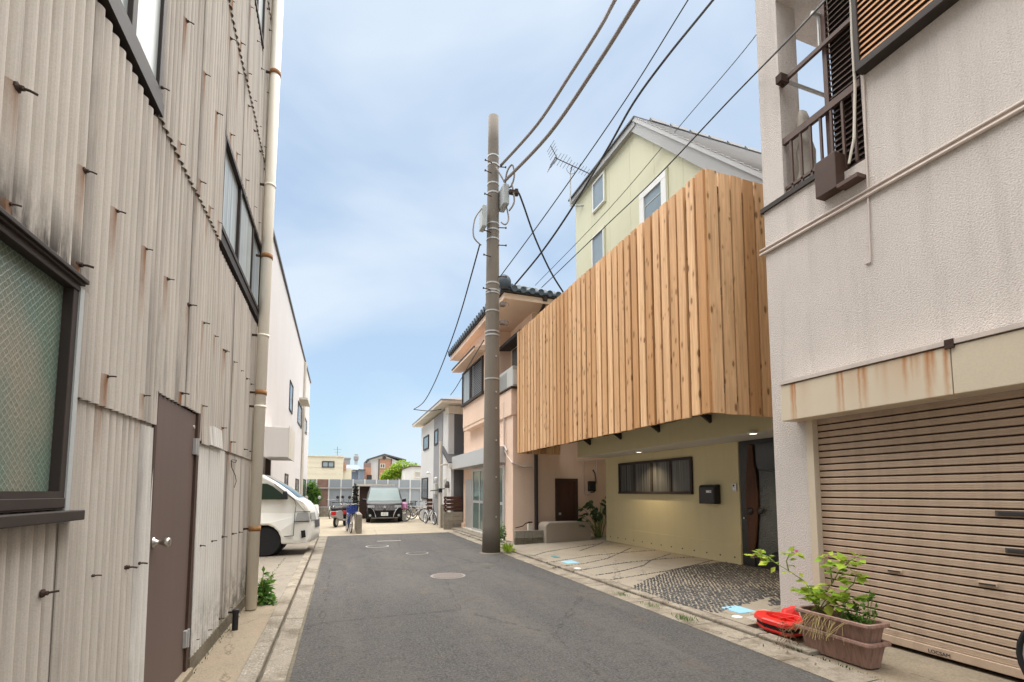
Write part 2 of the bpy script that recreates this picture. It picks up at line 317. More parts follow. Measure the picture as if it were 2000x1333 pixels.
# ------------------------------------------------------------------ mesh builder
WORLD = {}
class MB:
    def __init__(s): s.v = []; s.f = []
    def add(s, vs_, fs):
        n = len(s.v); s.v += [tuple(p) for p in vs_]; s.f += [tuple(i+n for i in f) for f in fs]; return s
    def box(s, x0, x1, y0, y1, z0, z1):
        x0, x1 = sorted((x0, x1)); y0, y1 = sorted((y0, y1)); z0, z1 = sorted((z0, z1))
        return s.add([(x0, y0, z0), (x1, y0, z0), (x1, y1, z0), (x0, y1, z0), (x0, y0, z1), (x1, y0, z1), (x1, y1, z1), (x0, y1, z1)],
                     [(0, 3, 2, 1), (4, 5, 6, 7), (0, 1, 5, 4), (1, 2, 6, 5), (2, 3, 7, 6), (3, 0, 4, 7)])
    def hexa(s, b, t): return s.add(list(b)+list(t), [(0, 3, 2, 1), (4, 5, 6, 7), (0, 1, 5, 4), (1, 2, 6, 5), (2, 3, 7, 6), (3, 0, 4, 7)])
    def bar(s, p, q, wd, ht, up=(0, 0, 1)):
        p, q = Vector(p), Vector(q); d = (q-p).normalized(); u = Vector(up)
        if abs(d.dot(u)) > .98: u = Vector((1, 0, 0))
        r = d.cross(u).normalized()*wd/2; u = r.cross(d).normalized()*ht/2
        return s.hexa([p-r-u, p+r-u, p+r+u, p-r+u], [q-r-u, q+r-u, q+r+u, q-r+u])
    def tube(s, pts, r, n=8, cap=True, r1=None):
        pts = [Vector(p) for p in pts]; m = len(pts); base = len(s.v); prev = None
        for i, p in enumerate(pts):
            d = (pts[min(i+1, m-1)]-pts[max(i-1, 0)])
            d = d.normalized() if d.length > 1e-9 else Vector((0, 0, 1))
            if prev is None: a = d.orthogonal().normalized()
            else: a = (prev - d*prev.dot(d)); a = a.normalized() if a.length > 1e-6 else d.orthogonal().normalized()
            prev = a; b = d.cross(a); rr = r if r1 is None else r+(r1-r)*i/max(1, m-1)
            for k in range(n): t = 2*pi*k/n; s.v.append(tuple(p+a*cos(t)*rr+b*sin(t)*rr))
        for i in range(m-1):
            for k in range(n):
                k2 = (k+1) % n; s.f.append((base+i*n+k, base+i*n+k2, base+(i+1)*n+k2, base+(i+1)*n+k))
        if cap: s.f.append(tuple(base+k for k in reversed(range(n)))); s.f.append(tuple(base+(m-1)*n+k for k in range(n)))
        return s
    def lathe(s, c, prof, n=16, axis='z'):
        base = len(s.v); c = Vector(c)
        for (r, h) in prof:
            for k in range(n):
                t = 2*pi*k/n; a, b = r*cos(t), r*sin(t)
                s.v.append(tuple(c+(Vector((a, b, h)) if axis == 'z' else Vector((h, a, b)) if axis == 'x' else Vector((b, h, a)))))
        for i in range(len(prof)-1):
            for k in range(n):
                k2 = (k+1) % n; s.f.append((base+i*n+k, base+i*n+k2, base+(i+1)*n+k2, base+(i+1)*n+k))
        s.f.append(tuple(base+k for k in reversed(range(n)))); s.f.append(tuple(base+(len(prof)-1)*n+k for k in range(n)))
        return s
    def torus(s, c, R, r, n=28, m=8, axis='y', a0=0, a1=2*pi):
        full = abs(a1-a0-2*pi) < 1e-6; base = len(s.v); c = Vector(c); nn = n if full else n+1
        for i in range(nn):
            t = a0+(a1-a0)*i/n
            for k in range(m):
                q = 2*pi*k/m; rr = R+r*cos(q); h = r*sin(q); u, v_ = rr*cos(t), rr*sin(t)
                s.v.append(tuple(c+(Vector((u, h, v_)) if axis == 'y' else Vector((h, u, v_)) if axis == 'x' else Vector((u, v_, h)))))
        for i in range(n):
            i2 = (i+1) % nn
            for k in range(m): k2 = (k+1) % m; s.f.append((base+i*m+k, base+i2*m+k, base+i2*m+k2, base+i*m+k2))
        return s
    def prism(s, poly, a, b, axis='x'):
        n = len(poly); P = (lambda u, v_, t: (t, u, v_)) if axis == 'x' else (lambda u, v_, t: (u, t, v_)) if axis == 'y' else (lambda u, v_, t: (u, v_, t))
        return s.add([P(u, v_, a) for u, v_ in poly]+[P(u, v_, b) for u, v_ in poly], [tuple(range(n)), tuple(reversed(range(n, 2*n)))]+[(i, n+i, n+(i+1) % n, (i+1) % n) for i in range(n)])
    def mesh(s, name, mat, smooth=False):
        me = bpy.data.meshes.new(name); me.from_pydata(s.v, [], s.f); bm = bmesh.new(); bm.from_mesh(me); bmesh.ops.recalc_face_normals(bm, faces=bm.faces); bm.to_mesh(me); bm.free()
        me.materials.append(MT[mat] if isinstance(mat, str) else mat)
        if smooth: me.polygons.foreach_set('use_smooth', [True]*len(me.polygons))
        return me
    def build(s, name, mat, parent=None, smooth=False, bevel=0, raw=False):
        if raw:
            me = bpy.data.meshes.new(name); me.from_pydata(s.v, [], s.f); me.materials.append(MT[mat] if isinstance(mat, str) else mat)
        else: me = s.mesh(name, mat, smooth)
        o = put(name, me, parent)
        if bevel:
            b = o.modifiers.new('bevel', 'BEVEL'); b.width = bevel; b.segments = 2; b.limit_method = 'ANGLE'; b.angle_limit = radians(35)
        return o
def put(name, me, parent=None, M4=None):
    o = bpy.data.objects.new(name, me); COL.objects.link(o)
    M4 = M4 or Matrix.Identity(4); WORLD[o.name] = M4
    if parent is not None: o.parent = parent; o.matrix_parent_inverse = WORLD[parent.name].inverted()
    o.matrix_basis = M4
    return o
def tag(o, label=None, cat=None, group=None, kind=None):
    if label: o['label'] = label
    if cat: o['category'] = cat
    if group: o['group'] = group
    if kind: o['kind'] = kind
    return o
def thing(name, loc, label, cat, group=None, rz=0):
    o = bpy.data.objects.new(name, None); COL.objects.link(o); o.empty_display_size = .2
    o.location = loc; o.rotation_euler = (0, 0, rz); WORLD[o.name] = Matrix.Translation(Vector(loc)) @ Matrix.Rotation(rz, 4, 'Z')
    return tag(o, label, cat, group)
def here(parent): return WORLD[parent.name]       # local-coordinates parent: parts built round the origin, then carried with it
def lbuild(mb, name, mat, parent, root, smooth=False, bevel=0):
    o = put(name, mb.mesh(name, mat, smooth), None); o.matrix_basis = Matrix.Identity(4); o.parent = parent; WORLD[o.name] = WORLD[root.name]
    if bevel: b = o.modifiers.new('bevel', 'BEVEL'); b.width = bevel; b.segments = 2; b.limit_method = 'ANGLE'; b.angle_limit = radians(35)
    return o
def copy_tree(src, loc, rz=None, label=None):
    def rec(o, parent):
        c = o.copy(); COL.objects.link(c)
        if parent is not None: c.parent = parent
        for ch in [x for x in KIDS if x.parent == o]: rec(ch, c)
        return c
    KIDS = list(bpy.data.objects); r = rec(src, None); r.location = loc
    if rz is not None: r.rotation_euler = (0, 0, rz)
    if label: r['label'] = label
    return r
def swap_mats(root, table):
    pass
def structure(name, mb, mat, **k): o = mb.build(name, mat, None, **k); o['kind'] = 'structure'; return o
def text_mesh(name, body, size, mat, parent, M4, ext=.001):
    cu = bpy.data.curves.new(name, 'FONT'); cu.body = body; cu.size = size; cu.align_x = 'CENTER'; cu.align_y = 'CENTER'; cu.extrude = ext
    t = bpy.data.objects.new('tmp_text', cu); COL.objects.link(t); bpy.context.view_layer.update()
    me = bpy.data.meshes.new_from_object(t.evaluated_get(bpy.context.evaluated_depsgraph_get())); bpy.data.objects.remove(t); bpy.data.curves.remove(cu)
    me.name = name; me.materials.clear(); me.materials.append(MT[mat])
    return put(name, me, parent, M4)
FACE_X = Matrix(((0, 0, -1, 0), (-1, 0, 0, 0), (0, 1, 0, 0), (0, 0, 0, 1)))      # text reading on a wall that faces -X
def leaf(mb, p, d, size, wd=.55, up=None, fold=.25):
    d = Vector(d).normalized(); p = Vector(p); u = Vector(up) if up else Vector((rnd.uniform(-1, 1), rnd.uniform(-1, 1), rnd.uniform(.2, 1)))
    s_ = d.cross(u)
    if s_.length < 1e-3: s_ = d.orthogonal()
    s_ = s_.normalized(); nn = s_.cross(d)
    a, b, c, e = p, p+d*size*.45+s_*size*wd*.5+nn*size*fold*.3, p+d*size, p+d*size*.45-s_*size*wd*.5+nn*size*fold*.3
    n = len(mb.v); mb.v += [tuple(a), tuple(b), tuple(c), tuple(e)]; mb.f += [(n, n+1, n+2), (n, n+2, n+3)]
def rdir(r=rnd, zmin=-1):
    while 1:
        v = Vector((r.uniform(-1, 1), r.uniform(-1, 1), r.uniform(zmin, 1)))
        if .05 < v.length < 1: return v.normalized()
def cloud(centres, count, size, r=rnd):
    mb = MB()
    for i in range(count):
        c, rad = r.choice(centres); v = rdir(r)*(r.random()**.45); p = Vector(c)+Vector((v.x*rad[0], v.y*rad[1], v.z*rad[2]))
        leaf(mb, p, rdir(r), size*r.uniform(.6, 1.4), .7)
    return mb

def smooth_pts(P, n=5):
    P = [Vector(p) for p in P]; out = []
    for i in range(len(P)-1):
        p0, p1, p2, p3 = P[max(0, i-1)], P[i], P[i+1], P[min(len(P)-1, i+2)]
        for k in range(n): t = k/n; out.append(.5*((2*p1)+(p2-p0)*t+(2*p0-5*p1+4*p2-p3)*t*t+(3*p1-p0-3*p2+p3)*t**3))
    return out+[P[-1]]

# ------------------------------------------------------------------ ground
structure('ground', MB().add([(-400, -200, -.03), (400, -200, -.03), (400, 600, -.03), (-400, 600, -.03)], [(0, 1, 2, 3)]), 'lot')
structure('road', MB().add([(-.38, -14, 0), (3.70, -14, 0), (3.72, 3, .0), (3.83, 11.5, 0), (3.86, 17.9, 0), (-.28, 17.7, 0)], [(0, 1, 2, 3, 4, 5)]), 'asphalt')
structure('parking_lot', MB().box(-1.7, 4.3, 17.75, 31.6, -.02, -.004), 'lot')
structure('garage_apron', MB().box(-1.72, -.69, 7.2, 17.7, -.02, .012), 'apron')
structure('side_walk_strip', MB().box(-1.3, -.70, -14, 7.2, -.02, .02), 'walk')
gl = structure('left_gutter', MB().box(-.55, -.27, -14, 17.7, -.025, -.006), 'base')
y = -2.0; k = 0
while y < 17.6:
    ln = 1.2 if y < 6 else 1.8; y1 = min(17.65, y+ln)
    h = rnd.uniform(0, .004)
    MB().hexa([(-.53, y+.004, -.02), (-.375+.005*y, y+.004, -.02), (-.375+.005*y1, y1-.004, -.02), (-.53, y1-.004, -.02)], [(-.53, y+.004, .012+h), (-.375+.005*y, y+.004, .006), (-.375+.005*y1, y1-.004, .006), (-.53, y1-.004, .012+h)]).build('gutter_slab', 'gutter', gl)
    MB().box(-.70, -.555, y+.005, y1-.005, -.02, .055+h).build('kerb_stone', 'gutter' if y < 6 else 'kerb', gl, bevel=.012)
    y = y1
gr = structure('right_gutter', MB().box(3.70, 4.42, -14, 18.2, -.025, -.008), 'base')
y = -2.0
while y < 18:
    y1 = min(18.1, y+(.6 if y < 9 else 1.2)); h = rnd.uniform(-.004, .006)
    xr = 3.72+.011*max(0, y-3)*.9
    MB().hexa([(xr+.005, y+.004, -.02), (4.07, y+.004, -.02), (4.07, y1-.004, -.02), (xr+.005, y1-.004, -.02)], [(xr+.005, y+.004, .006), (4.07, y+.004, .016+h), (4.07, y1-.004, .016+h), (xr+.005, y1-.004, .006)]).build('gutter_slab', 'kerb', gr)
    if y > 3.4: MB().box(4.085, 4.235, y+.006, y1-.006, -.02, .05+h).build('kerb_stone', 'kerb', gr, bevel=.014)
    y = y1
# driveway: tilted slab rising to the house
dz = lambda x: .045+max(0, (x-4.25))*.036
dw = structure('driveway', MB().hexa([(4.25, 4.3, -.02), (9, 4.3, -.02), (9, 13.3, -.02), (4.25, 13.3, -.02)], [(4.25, 4.3, dz(4.25)), (9, 4.3, dz(9)), (9, 13.3, dz(9)), (4.25, 13.3, dz(4.25))]), 'drive')
structure('garage_forecourt', MB().box(4.08, 9, -14, 4.29, -.02, .006), 'walk')
structure('shop_step', MB().box(4.25, 4.9, 13.35, 19.3, -.02, .07), 'apron')
# pebbles set in the driveway
peb = []
def pmesh():
    mb = MB(); n = 7
    for (h, k) in ((0, 1.0), (.55, .92), (.95, .5)):
        for i in range(n): mb.v.append((cos(2*pi*i/n)*k*rnd.uniform(.85, 1.1), sin(2*pi*i/n)*k*rnd.uniform(.85, 1.1), h))
    for a in range(2):
        for i in range(n): j = (i+1) % n; mb.f.append((a*n+i, a*n+j, (a+1)*n+j, (a+1)*n+i))
    mb.f.append(tuple(2*n+i for i in range(n))); return mb
pm = [pmesh() for _ in range(5)]
def dpt(a, b):
    p = onz(a, b, .09)
    for _ in range(3): p = onz(a, b, dz(p.x))
    return p
Z2 = lambda x, y: (1000+x/3.03, 780+y/3.03)
lines = [[(95, 935), (200, 905), (350, 880), (500, 858)], [(200, 968), (350, 945), (480, 925), (700, 905), (850, 895)], [(420, 975), (560, 945), (640, 910), (705, 880)], [(360, 1020), (560, 985), (700, 965), (900, 945), (1080, 935)],
         [(455, 1047), (620, 1025), (780, 985), (820, 955), (940, 915)], [(540, 1075), (740, 1045), (900, 1020), (1050, 990), (1200, 950)], [(240, 1000), (330, 985), (420, 975)], [(400, 898), (480, 872), (540, 848)]]
for ln in lines:
    P = [dpt(*Z2(*q)) for q in ln]
    for a, b in zip(P, P[1:]):
        d = (b-a); L_ = d.length; n = max(1, int(L_/.062)); ang = atan2(d.y, d.x)
        for i in range(n):
            t = (i+.5)/n; p = a+d*t; peb.append((p.x+rnd.uniform(-.008, .008), p.y, ang+rnd.uniform(-.3, .3), .030, .017))
bound = [dpt(*q) for q in ((1228, 1150), (1262, 1133), (1300, 1118), (1345, 1104), (1400, 1097), (1450, 1098), (1500, 1102))]+[Vector((7.5, 5.0, 0)), Vector((5.05, 4.75, 0))]+[dpt(*q) for q in ((1505, 1166), (1465, 1178), (1440, 1186), (1400, 1199), (1330, 1182), (1280, 1168))]
def inside(x, y):
    c = False; n = len(bound)
    for i in range(n):
        a, b = bound[i], bound[(i+1) % n]
        if (a.y > y) != (b.y > y) and x < (b.x-a.x)*(y-a.y)/(b.y-a.y)+a.x: c = not c
    return c
cc = (5.75, 5.85)
yy_ = 4.3; row = 0
while yy_ < 7.6:
    xx_ = 4.2+(row % 2)*.03
    while xx_ < 7.6:
        px_, py_ = xx_+rnd.uniform(-.011, .011), yy_+rnd.uniform(-.008, .008)
        if inside(px_, py_):
            dx_, dy_ = px_-cc[0], (py_-cc[1])*.6; sw = atan2(dy_, dx_)+pi/2+.5*sin(px_*3)*sin(py_*2.4)
            peb.append((px_, py_, sw+rnd.gauss(0, .3), .029, .0145))
        xx_ += .060
    yy_ += .045; row += 1
peb.sort(key=lambda p: p[0]**2+p[1]**2)
pmeshes = [m.mesh('pebble', 'pebble', True) for m in pm]
for i, (x, y, a, sx, sy) in enumerate(peb[:300]):
    put('pebble', pmeshes[i % 5], dw, Matrix.Translation((x, y, dz(x)-.004)) @ Matrix.Rotation(a, 4, 'Z') @ Matrix.Diagonal((sx*rnd.uniform(.8, 1.25), sy*rnd.uniform(.8, 1.3), rnd.uniform(.010, .018), 1)))
mb = MB()
for i, (x, y, a, sx, sy) in enumerate(peb[300:]):
    T = Matrix.Translation((x, y, dz(x)-.004)) @ Matrix.Rotation(a, 4, 'Z') @ Matrix.Diagonal((sx*rnd.uniform(.8, 1.25), sy*rnd.uniform(.8, 1.3), rnd.uniform(.010, .018), 1)); q = pm[i % 5]; mb.add([T @ Vector(v) for v in q.v], q.f)
o = mb.build('pebble_field', 'pebble', dw, raw=True); o['kind'] = 'stuff'
# lids let into the driveway
def lid(a, b, w_, l_, name, mat, label, rnd_=False):
    p = dpt(a, b); mb = MB()
    if rnd_: mb.lathe((p.x, p.y, dz(p.x)-.01), [(w_, 0), (w_, .018), (w_*.8, .022)], 18)
    else:
        c = [(p.x-w_, p.y-l_), (p.x+w_, p.y-l_), (p.x+w_, p.y+l_), (p.x-w_, p.y+l_)]; mb.hexa([(x, y, dz(x)-.01) for x, y in c], [(x, y, dz(x)+.006) for x, y in c])
    mb.build(name, mat, dw, bevel=.002)['label'] = label
lid(1113, 1098.5, .13, .18, 'drain_lid', 'blue_lid', 'pale blue square meter lid set in the driveway between the pebble lines')
lid(1085, 1088.5, .06, .12, 'drain_lid', 'blue_lid', 'small dark teal lid set in driveway beyond the square blue lid')
lid(1128, 1111, .07, 0, 'drain_cap', 'white_lid', 'small round white cap in the driveway near the square blue lid', True)
lid(1441, 1191, .12, .16, 'drain_lid', 'blue_lid', 'blue square lid at the corner of black pebble paving by red plastic trays')
lid(1440, 1206, .06, 0, 'drain_cap', 'white_lid', 'round white cap in concrete beside the red plastic trays', True)
bpy.data.objects['drain_lid.001'].data.materials[0] = M('teal_lid', (.05, .2, .22), .6)
# manholes
def manhole(a, b, r, mat, ring, label, ribs):
    p = onz(a, b, 0); t = thing('manhole_cover', (p.x, p.y, 0), label, 'manhole cover', 'round covers in the asphalt')
    MB().lathe((p.x, p.y, -.01), [(r, 0), (r, .0135), (r*.985, .014)], 40).build('rim', ring, t)
    MB().lathe((p.x, p.y, 0), [(r*.87, 0), (r*.87, .0055), (r*.86, .006)], 40).build('plate', mat, t)
    if ribs:
        mb = MB()
        for i in range(-6, 7):
            h = sqrt(max(0, (r*.86)**2-(i*r*.135)**2))
            if h > .03: mb.box(p.x+i*r*.135-.009, p.x+i*r*.135+.009, p.y-h, p.y+h, .003, .0095); mb.box(p.x-h, p.x+h, p.y+i*r*.135-.009, p.y+i*r*.135+.009, .0032, .0092)
        mb.build('tread', 'cast', t)
MT['cast'] = M('cast_iron', (.20, .165, .145), .6, .2, 12, .2, 80); MT['castd'] = M('cast_iron_dark', (.10, .085, .078), .7, .2, 12, .2, 80); MT['ringc'] = M('pale_ring', (.24, .22, .20), .8, .1, 8); MT['ringw'] = M('white_ring', (.34, .33, .32), .7, .12, 9)
manhole(875, 1125, .31, 'castd', 'ringc', 'large ribbed iron manhole cover nearest in the road', True)
manhole(815, 1081, .27, 'asphalt', 'ringc', 'asphalt filled manhole with thin pale ring in middle of road', False)
manhole(737, 1067.5, .31, 'asphalt', 'ringw', 'manhole with bright white painted ring farther up the road', False)
p = onz(760, 1057, 0); tag(MB().box(p.x-.35, p.x+.35, p.y-.09, p.y+.09, -.01, .005).build('valve_strip', 'ringc'), 'faint pale patch strip across far asphalt beyond the manholes', 'road patch')

# ------------------------------------------------------------------ corrugated building
XW = -1.12
cb = thing('corrugated_building', (XW, 3.5, 0), 'old corrugated slate clad building with rusty hooks and brown door', 'building')
Zh = lambda l, ox, oy, sc: [(ox+a/sc, oy+b/sc) for a, b in l]
hooks = Zh([(70, 347), (287, 612), (432, 798), (540, 936), (622, 1045), (692, 1130), (747, 1200), (795, 1255), (832, 1305), (38, 778), (265, 972), (690, 85), (750, 262), (795, 410), (850, 493), (878, 577), (908, 670), (938, 768), (958, 832), (588, 322), (660, 532), (730, 668), (773, 778), (808, 835),
            (855, 8), (888, 152), (915, 272), (938, 378), (960, 470), (978, 552), (990, 600), (928, 35), (952, 155), (970, 260), (990, 350), (998, 402), (855, 145), (885, 275), (918, 385), (942, 490), (965, 568), (980, 628), (992, 40), (1000, 120)], 0, 0, 1.905)
hooks += Zh([(400, 172), (525, 237), (675, 227), (762, 280), (840, 363), (872, 417), (925, 445), (945, 452), (850, 68), (885, 110), (913, 145), (938, 177), (955, 198), (145, 997), (325, 932), (465, 897), (522, 877), (755, 812), (800, 795), (840, 780), (878, 768), (905, 762), (925, 750), (738, 1170), (785, 1132), (825, 1095), (865, 1053)], 0, 650, 1.952)
HK = [onx(a, b, XW) for a, b in hooks]
HK = [p for p in HK if p.y < 7.8]
for p in HK: p.y = round(p.y/.0815)*.0815
near = sorted(HK, key=lambda p: p.y)[:48]
rustl = [(p.y-.008, p.z+.01, rnd.uniform(.024, .042), rnd.uniform(.25, .65), rnd.uniform(.55, 1.1)) for p in near if p.z > 1.6]
MT['sheet'] = mk_sheet('weathered_slate_sheet', (.525, .487, .435), .8, None)
MT['sheet_new'] = mk_sheet('pale_replacement_sheet', (.66, .64, .60), .18, None)
PITCH_C, AMP = .0815, .0155
OPEN = [(1.0, 2.625, 1.42, 2.43), (3.69, 4.67, .05, 2.14), (2.0, 3.45, 3.80, 5.6), (5.06, 7.6, 3.80, 4.93), (6.0, 6.92, 7.42, 9.2)]
def corr(y0, y1, z0, z1, x, mat, label=None):
    mb = MB(); seg = 8; n = max(2, int(round((y1-y0)/PITCH_C*seg))); z0b = z0+rnd.uniform(-.004, .004)
    for zz, xx in ((z1, -.014), (z0b, .003)):
        for dxx in (0, -.006):
            for i in range(n+1):
                yy = y0+(y1-y0)*i/n; ph = (yy/PITCH_C) % 1
                mb.v.append((x+xx+dxx+AMP*(abs(cos(pi*ph))**.8*2-1), yy, zz))
    m = n+1
    for i in range(n):
        mb.f += [(i, i+1, 2*m+i+1, 2*m+i), (m+i, 3*m+i, 3*m+i+1, m+i+1), (2*m+i, 2*m+i+1, 3*m+i+1, 3*m+i)]
    for e in (0, n): mb.f.append((e, m+e, 3*m+e, 2*m+e))
    if mat == 'sheet':
        mine = [q for q in rustl if y0-.02 < q[0] < y1+.02 and z0 < q[1] < z1+.3]
        if mine: mat = mk_sheet('rust_streaked_slate_sheet', (.525, .487, .435), .8, mine)
    o = mb.build('corrugated_sheet', mat, cb, smooth=False, raw=True)
    if label: o['label'] = label
    return o
def minus(r, h):
    y0, y1, z0, z1 = r; a, b, c, d = h
    if a >= y1 or b <= y0 or c >= z1 or d <= z0: return [r]
    out = []
    if a > y0: out.append((y0, a, z0, z1))
    if b < y1: out.append((b, y1, z0, z1))
    ya, yb = max(y0, a), min(y1, b)
    if c > z0: out.append((ya, yb, z0, c))
    if d < z1: out.append((ya, yb, d, z1))
    return out
colb = [-2.95, -2.15, -1.35, -.55, .25, 1.05, 1.85, 2.62, 3.43, 4.24, 5.05, 5.87, 6.68, 7.75]
rows = [(.13, 1.97), (1.92, 3.88), (3.84, 6.22), (6.18, 8.42), (8.38, 10.9)]
for j, (z0, z1) in enumerate(rows):
    for i in range(len(colb)-1):
        y0, y1 = colb[i], colb[i+1]+.03
        x = XW+(.006 if i % 2 else 0)+rnd.uniform(-.002, .002)+.002*j
        rects = [(y0, y1, z0, z1)]
        for h in OPEN: rects = [q for r in rects for q in minus(r, h)]
        for r in rects:
            if r[1]-r[0] < .012 or r[3]-r[2] < .03: continue
            if j == 0 and 4.66 <= r[0] < 5.8 and r[3] > 1: continue
            corr(*r, x, 'sheet')
corr(3.44, 3.69, .25, 1.90, XW+.012, 'sheet_new', 'clean white replacement strip beside the brown door')
corr(4.74, 5.72, .14, 1.93, XW+.010, 'sheet_new', 'clean white replacement sheet beyond the brown door')
corr(5.72, 5.90, .14, 1.93, XW, 'sheet'); corr(4.98, 5.52, 1.915, 2.10, XW+.024, 'sheet_new', 'short white patch above the replacement sheet')
corr(4.72, 5.0, 1.90, 2.22, XW+.018, 'sheet', 'small dirty offcut patched above the hinge')
core = MB().box(-6, XW-.05, 5.06-.0, 7.7, -.02, 3.97); core.box(-6, XW-.05, -3, 1.0, -.02, 10.8).box(-6, XW-.05, 1.0, 2.62, -.02, 1.42).box(-6, XW-.05, 1.0, 2.62, 2.43, 10.8).box(-6, XW-.05, 2.62, 5.06, -.02, 10.8).box(-6, XW-.05, 5.06, 7.7, 3.97, 10.8).build('wall_core', 'body', cb)
MB().box(XW-.12, XW+.028, -3, 3.66, -.02, .16).box(XW-.12, XW+.028, 4.72, 7.76, -.02, .15).build('foundation', 'base', cb)
MB().box(XW-.1, XW+.05, 3.62, 4.74, -.02, .075).build('door_step', 'walk', cb, bevel=.01)
# hooks
hm = MB(); hm.lathe((0, 0, 0), [(.019, -.008), (.019, 0), (.011, .005)], 8, 'x').lathe((.004, 0, 0), [(.010, 0), (.010, .012)], 6, 'x').tube([(.01, 0, 0), (.030, .004, .002), (.05, .012, .0)], .0048, 6); hm = hm.mesh('hook_bolt', 'rusty')
for p in HK:
    if any(a-.01 < p.y < b+.01 and c-.01 < p.z < d+.01 for a, b, c, d in OPEN[:1]): p.z += .06
    put('hook_bolt', hm, cb, Matrix.Translation((XW+.013, p.y, p.z)) @ Matrix.Rotation(rnd.uniform(-.5, .5), 4, 'X') @ Matrix.Scale(rnd.uniform(.65, 1.05), 4))
# door
dr = MB().box(XW-.03, XW+.002, 3.70, 4.63, .075, 2.13).build('door', 'brown_paint', cb, bevel=.004)
MB().box(XW-.05, XW+.02, 4.632, 4.70, .03, 2.15).box(XW-.05, XW+.016, 3.655, 3.699, .08, 2.14).build('door_frame', 'brown_dark', cb)
MB().lathe((XW+.002, 3.79, 1.17), [(.034, 0), (.034, .006), (.018, .014), (.014, .035), (.017, .05), (.027, .062), (.030, .085), (.025, .094), (.012, .096)], 20, 'x').build('door_knob', 'steel', dr, smooth=True)
for z in (1.86, .33): MB().box(XW+.002, XW+.024, 4.585, 4.645, z-.06, z+.07).lathe((XW+.026, 4.632, z-.065), [(.011, 0), (.011, .14)], 10).build('hinge', 'galv', dr)
MB().lathe((XW+.002, 4.58, 2.02), [(.017, 0), (.015, .008)], 12, 'x').build('stud', 'galv', dr)
# windows
def win(y0, y1, z0, z1, glassmat, mull=(), fw=.05, sill=True, proud=.045, name='window', hood=True):
    f = MB().box(XW-.06, XW+proud, y0, y1, z1-fw, z1).box(XW-.06, XW+proud, y0, y1, z0, z0+fw).box(XW-.06, XW+proud-.004, y0, y0+fw, z0+fw, z1-fw).box(XW-.06, XW+proud-.004, y1-fw, y1, z0+fw, z1-fw)
    for m in mull: f.box(XW-.05, XW+proud-.012, m-.03, m+.03, z0+fw, z1-fw)
    if hood: f.box(XW-.02, XW+proud+.022, y0-.03, y1+.025, z1+.001, z1+.02).box(XW-.02, XW+proud+.012, y0-.02, y1+.015, z1-.012, z1-.0005)
    o = f.build(name, 'bronze', cb, bevel=.003)
    ys = [y0+fw]+list(mull)+[y1-fw]
    for i in range(len(ys)-1): MB().box(XW-.03+.015*(i % 2), XW-.018+.015*(i % 2), ys[i]-.002, ys[i+1]+.002, z0+fw-.002, z1-fw+.002).build('pane', glassmat, o)
    if sill: MB().box(XW-.02, XW+proud+.045, y0-.04, y1+.07, z0-.055, z0-.012).build('sill', 'bronze', o, bevel=.004)
    return o
wb = win(.98, 2.615, 1.43, 2.42, 'wire_glass', (), .042, True, .024)
MB().box(XW-.01, XW+.026, 2.6155, 2.65, 1.36, 2.40).build('jamb_trim', 'grey_pl', wb)
MB().box(XW-.02, XW+.021, .98, 2.60, 1.425, 1.50).build('sash_rail', 'bronze', wb)
MB().box(XW-.03, XW+.022, 2.0, 3.47, 3.845, 3.928).build('sill_flashing', 'bronze', cb); MB().box(XW-.03, XW+.014, 5.04, 7.63, 3.872, 3.968).build('sill_flashing', 'bronze', cb)
win(2.0, 3.44, 3.93, 5.6, 'glass_white', (3.02,), .05, False, .02, 'window', False)
win(5.06, 7.6, 3.97, 4.93, 'glass_white', (5.95, 6.8), .05, False, .025, 'window', False)
win(6.0, 6.9, 7.44, 9.1, 'glass_white', (6.45,), .05, False, .025, 'window', False)
# drain pipes at the corner
pa, pb_ = Vector((-.985, 6.98, .03)), Vector((-.985, 7.28, 10.9))
dp = MB().tube([pa, pb_], .064, 16).build('downpipe', 'pipe', cb, smooth=True)
for k, yy in enumerate((147, 365, 503, 657, 768, 795, 1033)):
    tt = (onx(545-yy*.046, yy, -.985).z-pa.z)/(pb_.z-pa.z); c = pa+(pb_-pa)*tt
    MB().tube([c-Vector((0, 0, .014 if k % 2 else .03)), c+Vector((0, 0, .014 if k % 2 else .03))], .0715, 16).build('pipe_collar', M('rusty_band', (.30, .15, .06), .8, .4, 20) if k in (0, 2, 4, 6) else 'pipe', dp, smooth=True)
    MB().box(XW, -1.04, c.y-.012, c.y+.012, c.z-.012, c.z+.012).build('pipe_bracket', 'rusty', dp)
MB().tube([(-1.065, 7.30, .05), (-1.06, 7.36, 4), (-1.06, 7.42, 10.9)], .036, 10).build('conduit', 'offwhite', cb, smooth=True)
MB().box(XW-.03, XW+.03, 7.70, 7.78, .15, 10.9).build('corner_trim', 'rusty', cb)
w_ = [onx(450+a/2.1, 900+b/2.1, XW+.03) for a, b in ((5, -3), (25, -2), (22, 8), (8, 5), (3, -1), (6, 30), (20, 60), (24, 85), (16, 110))]
MB().tube(w_, .004, 5).build('loose_wire', 'cable_dk', cb)
tag(MB().lathe((-1.0, 6.05, .0), [(.030, 0), (.030, .20), (.036, .20), (.036, .235), (.02, .24)], 14).box(-1.07, -1.01, 6.04, 6.06, .20, .22).build('pipe_stub', 'black', None, smooth=False), 'short black pipe stub standing by the corrugated wall', 'pipe')

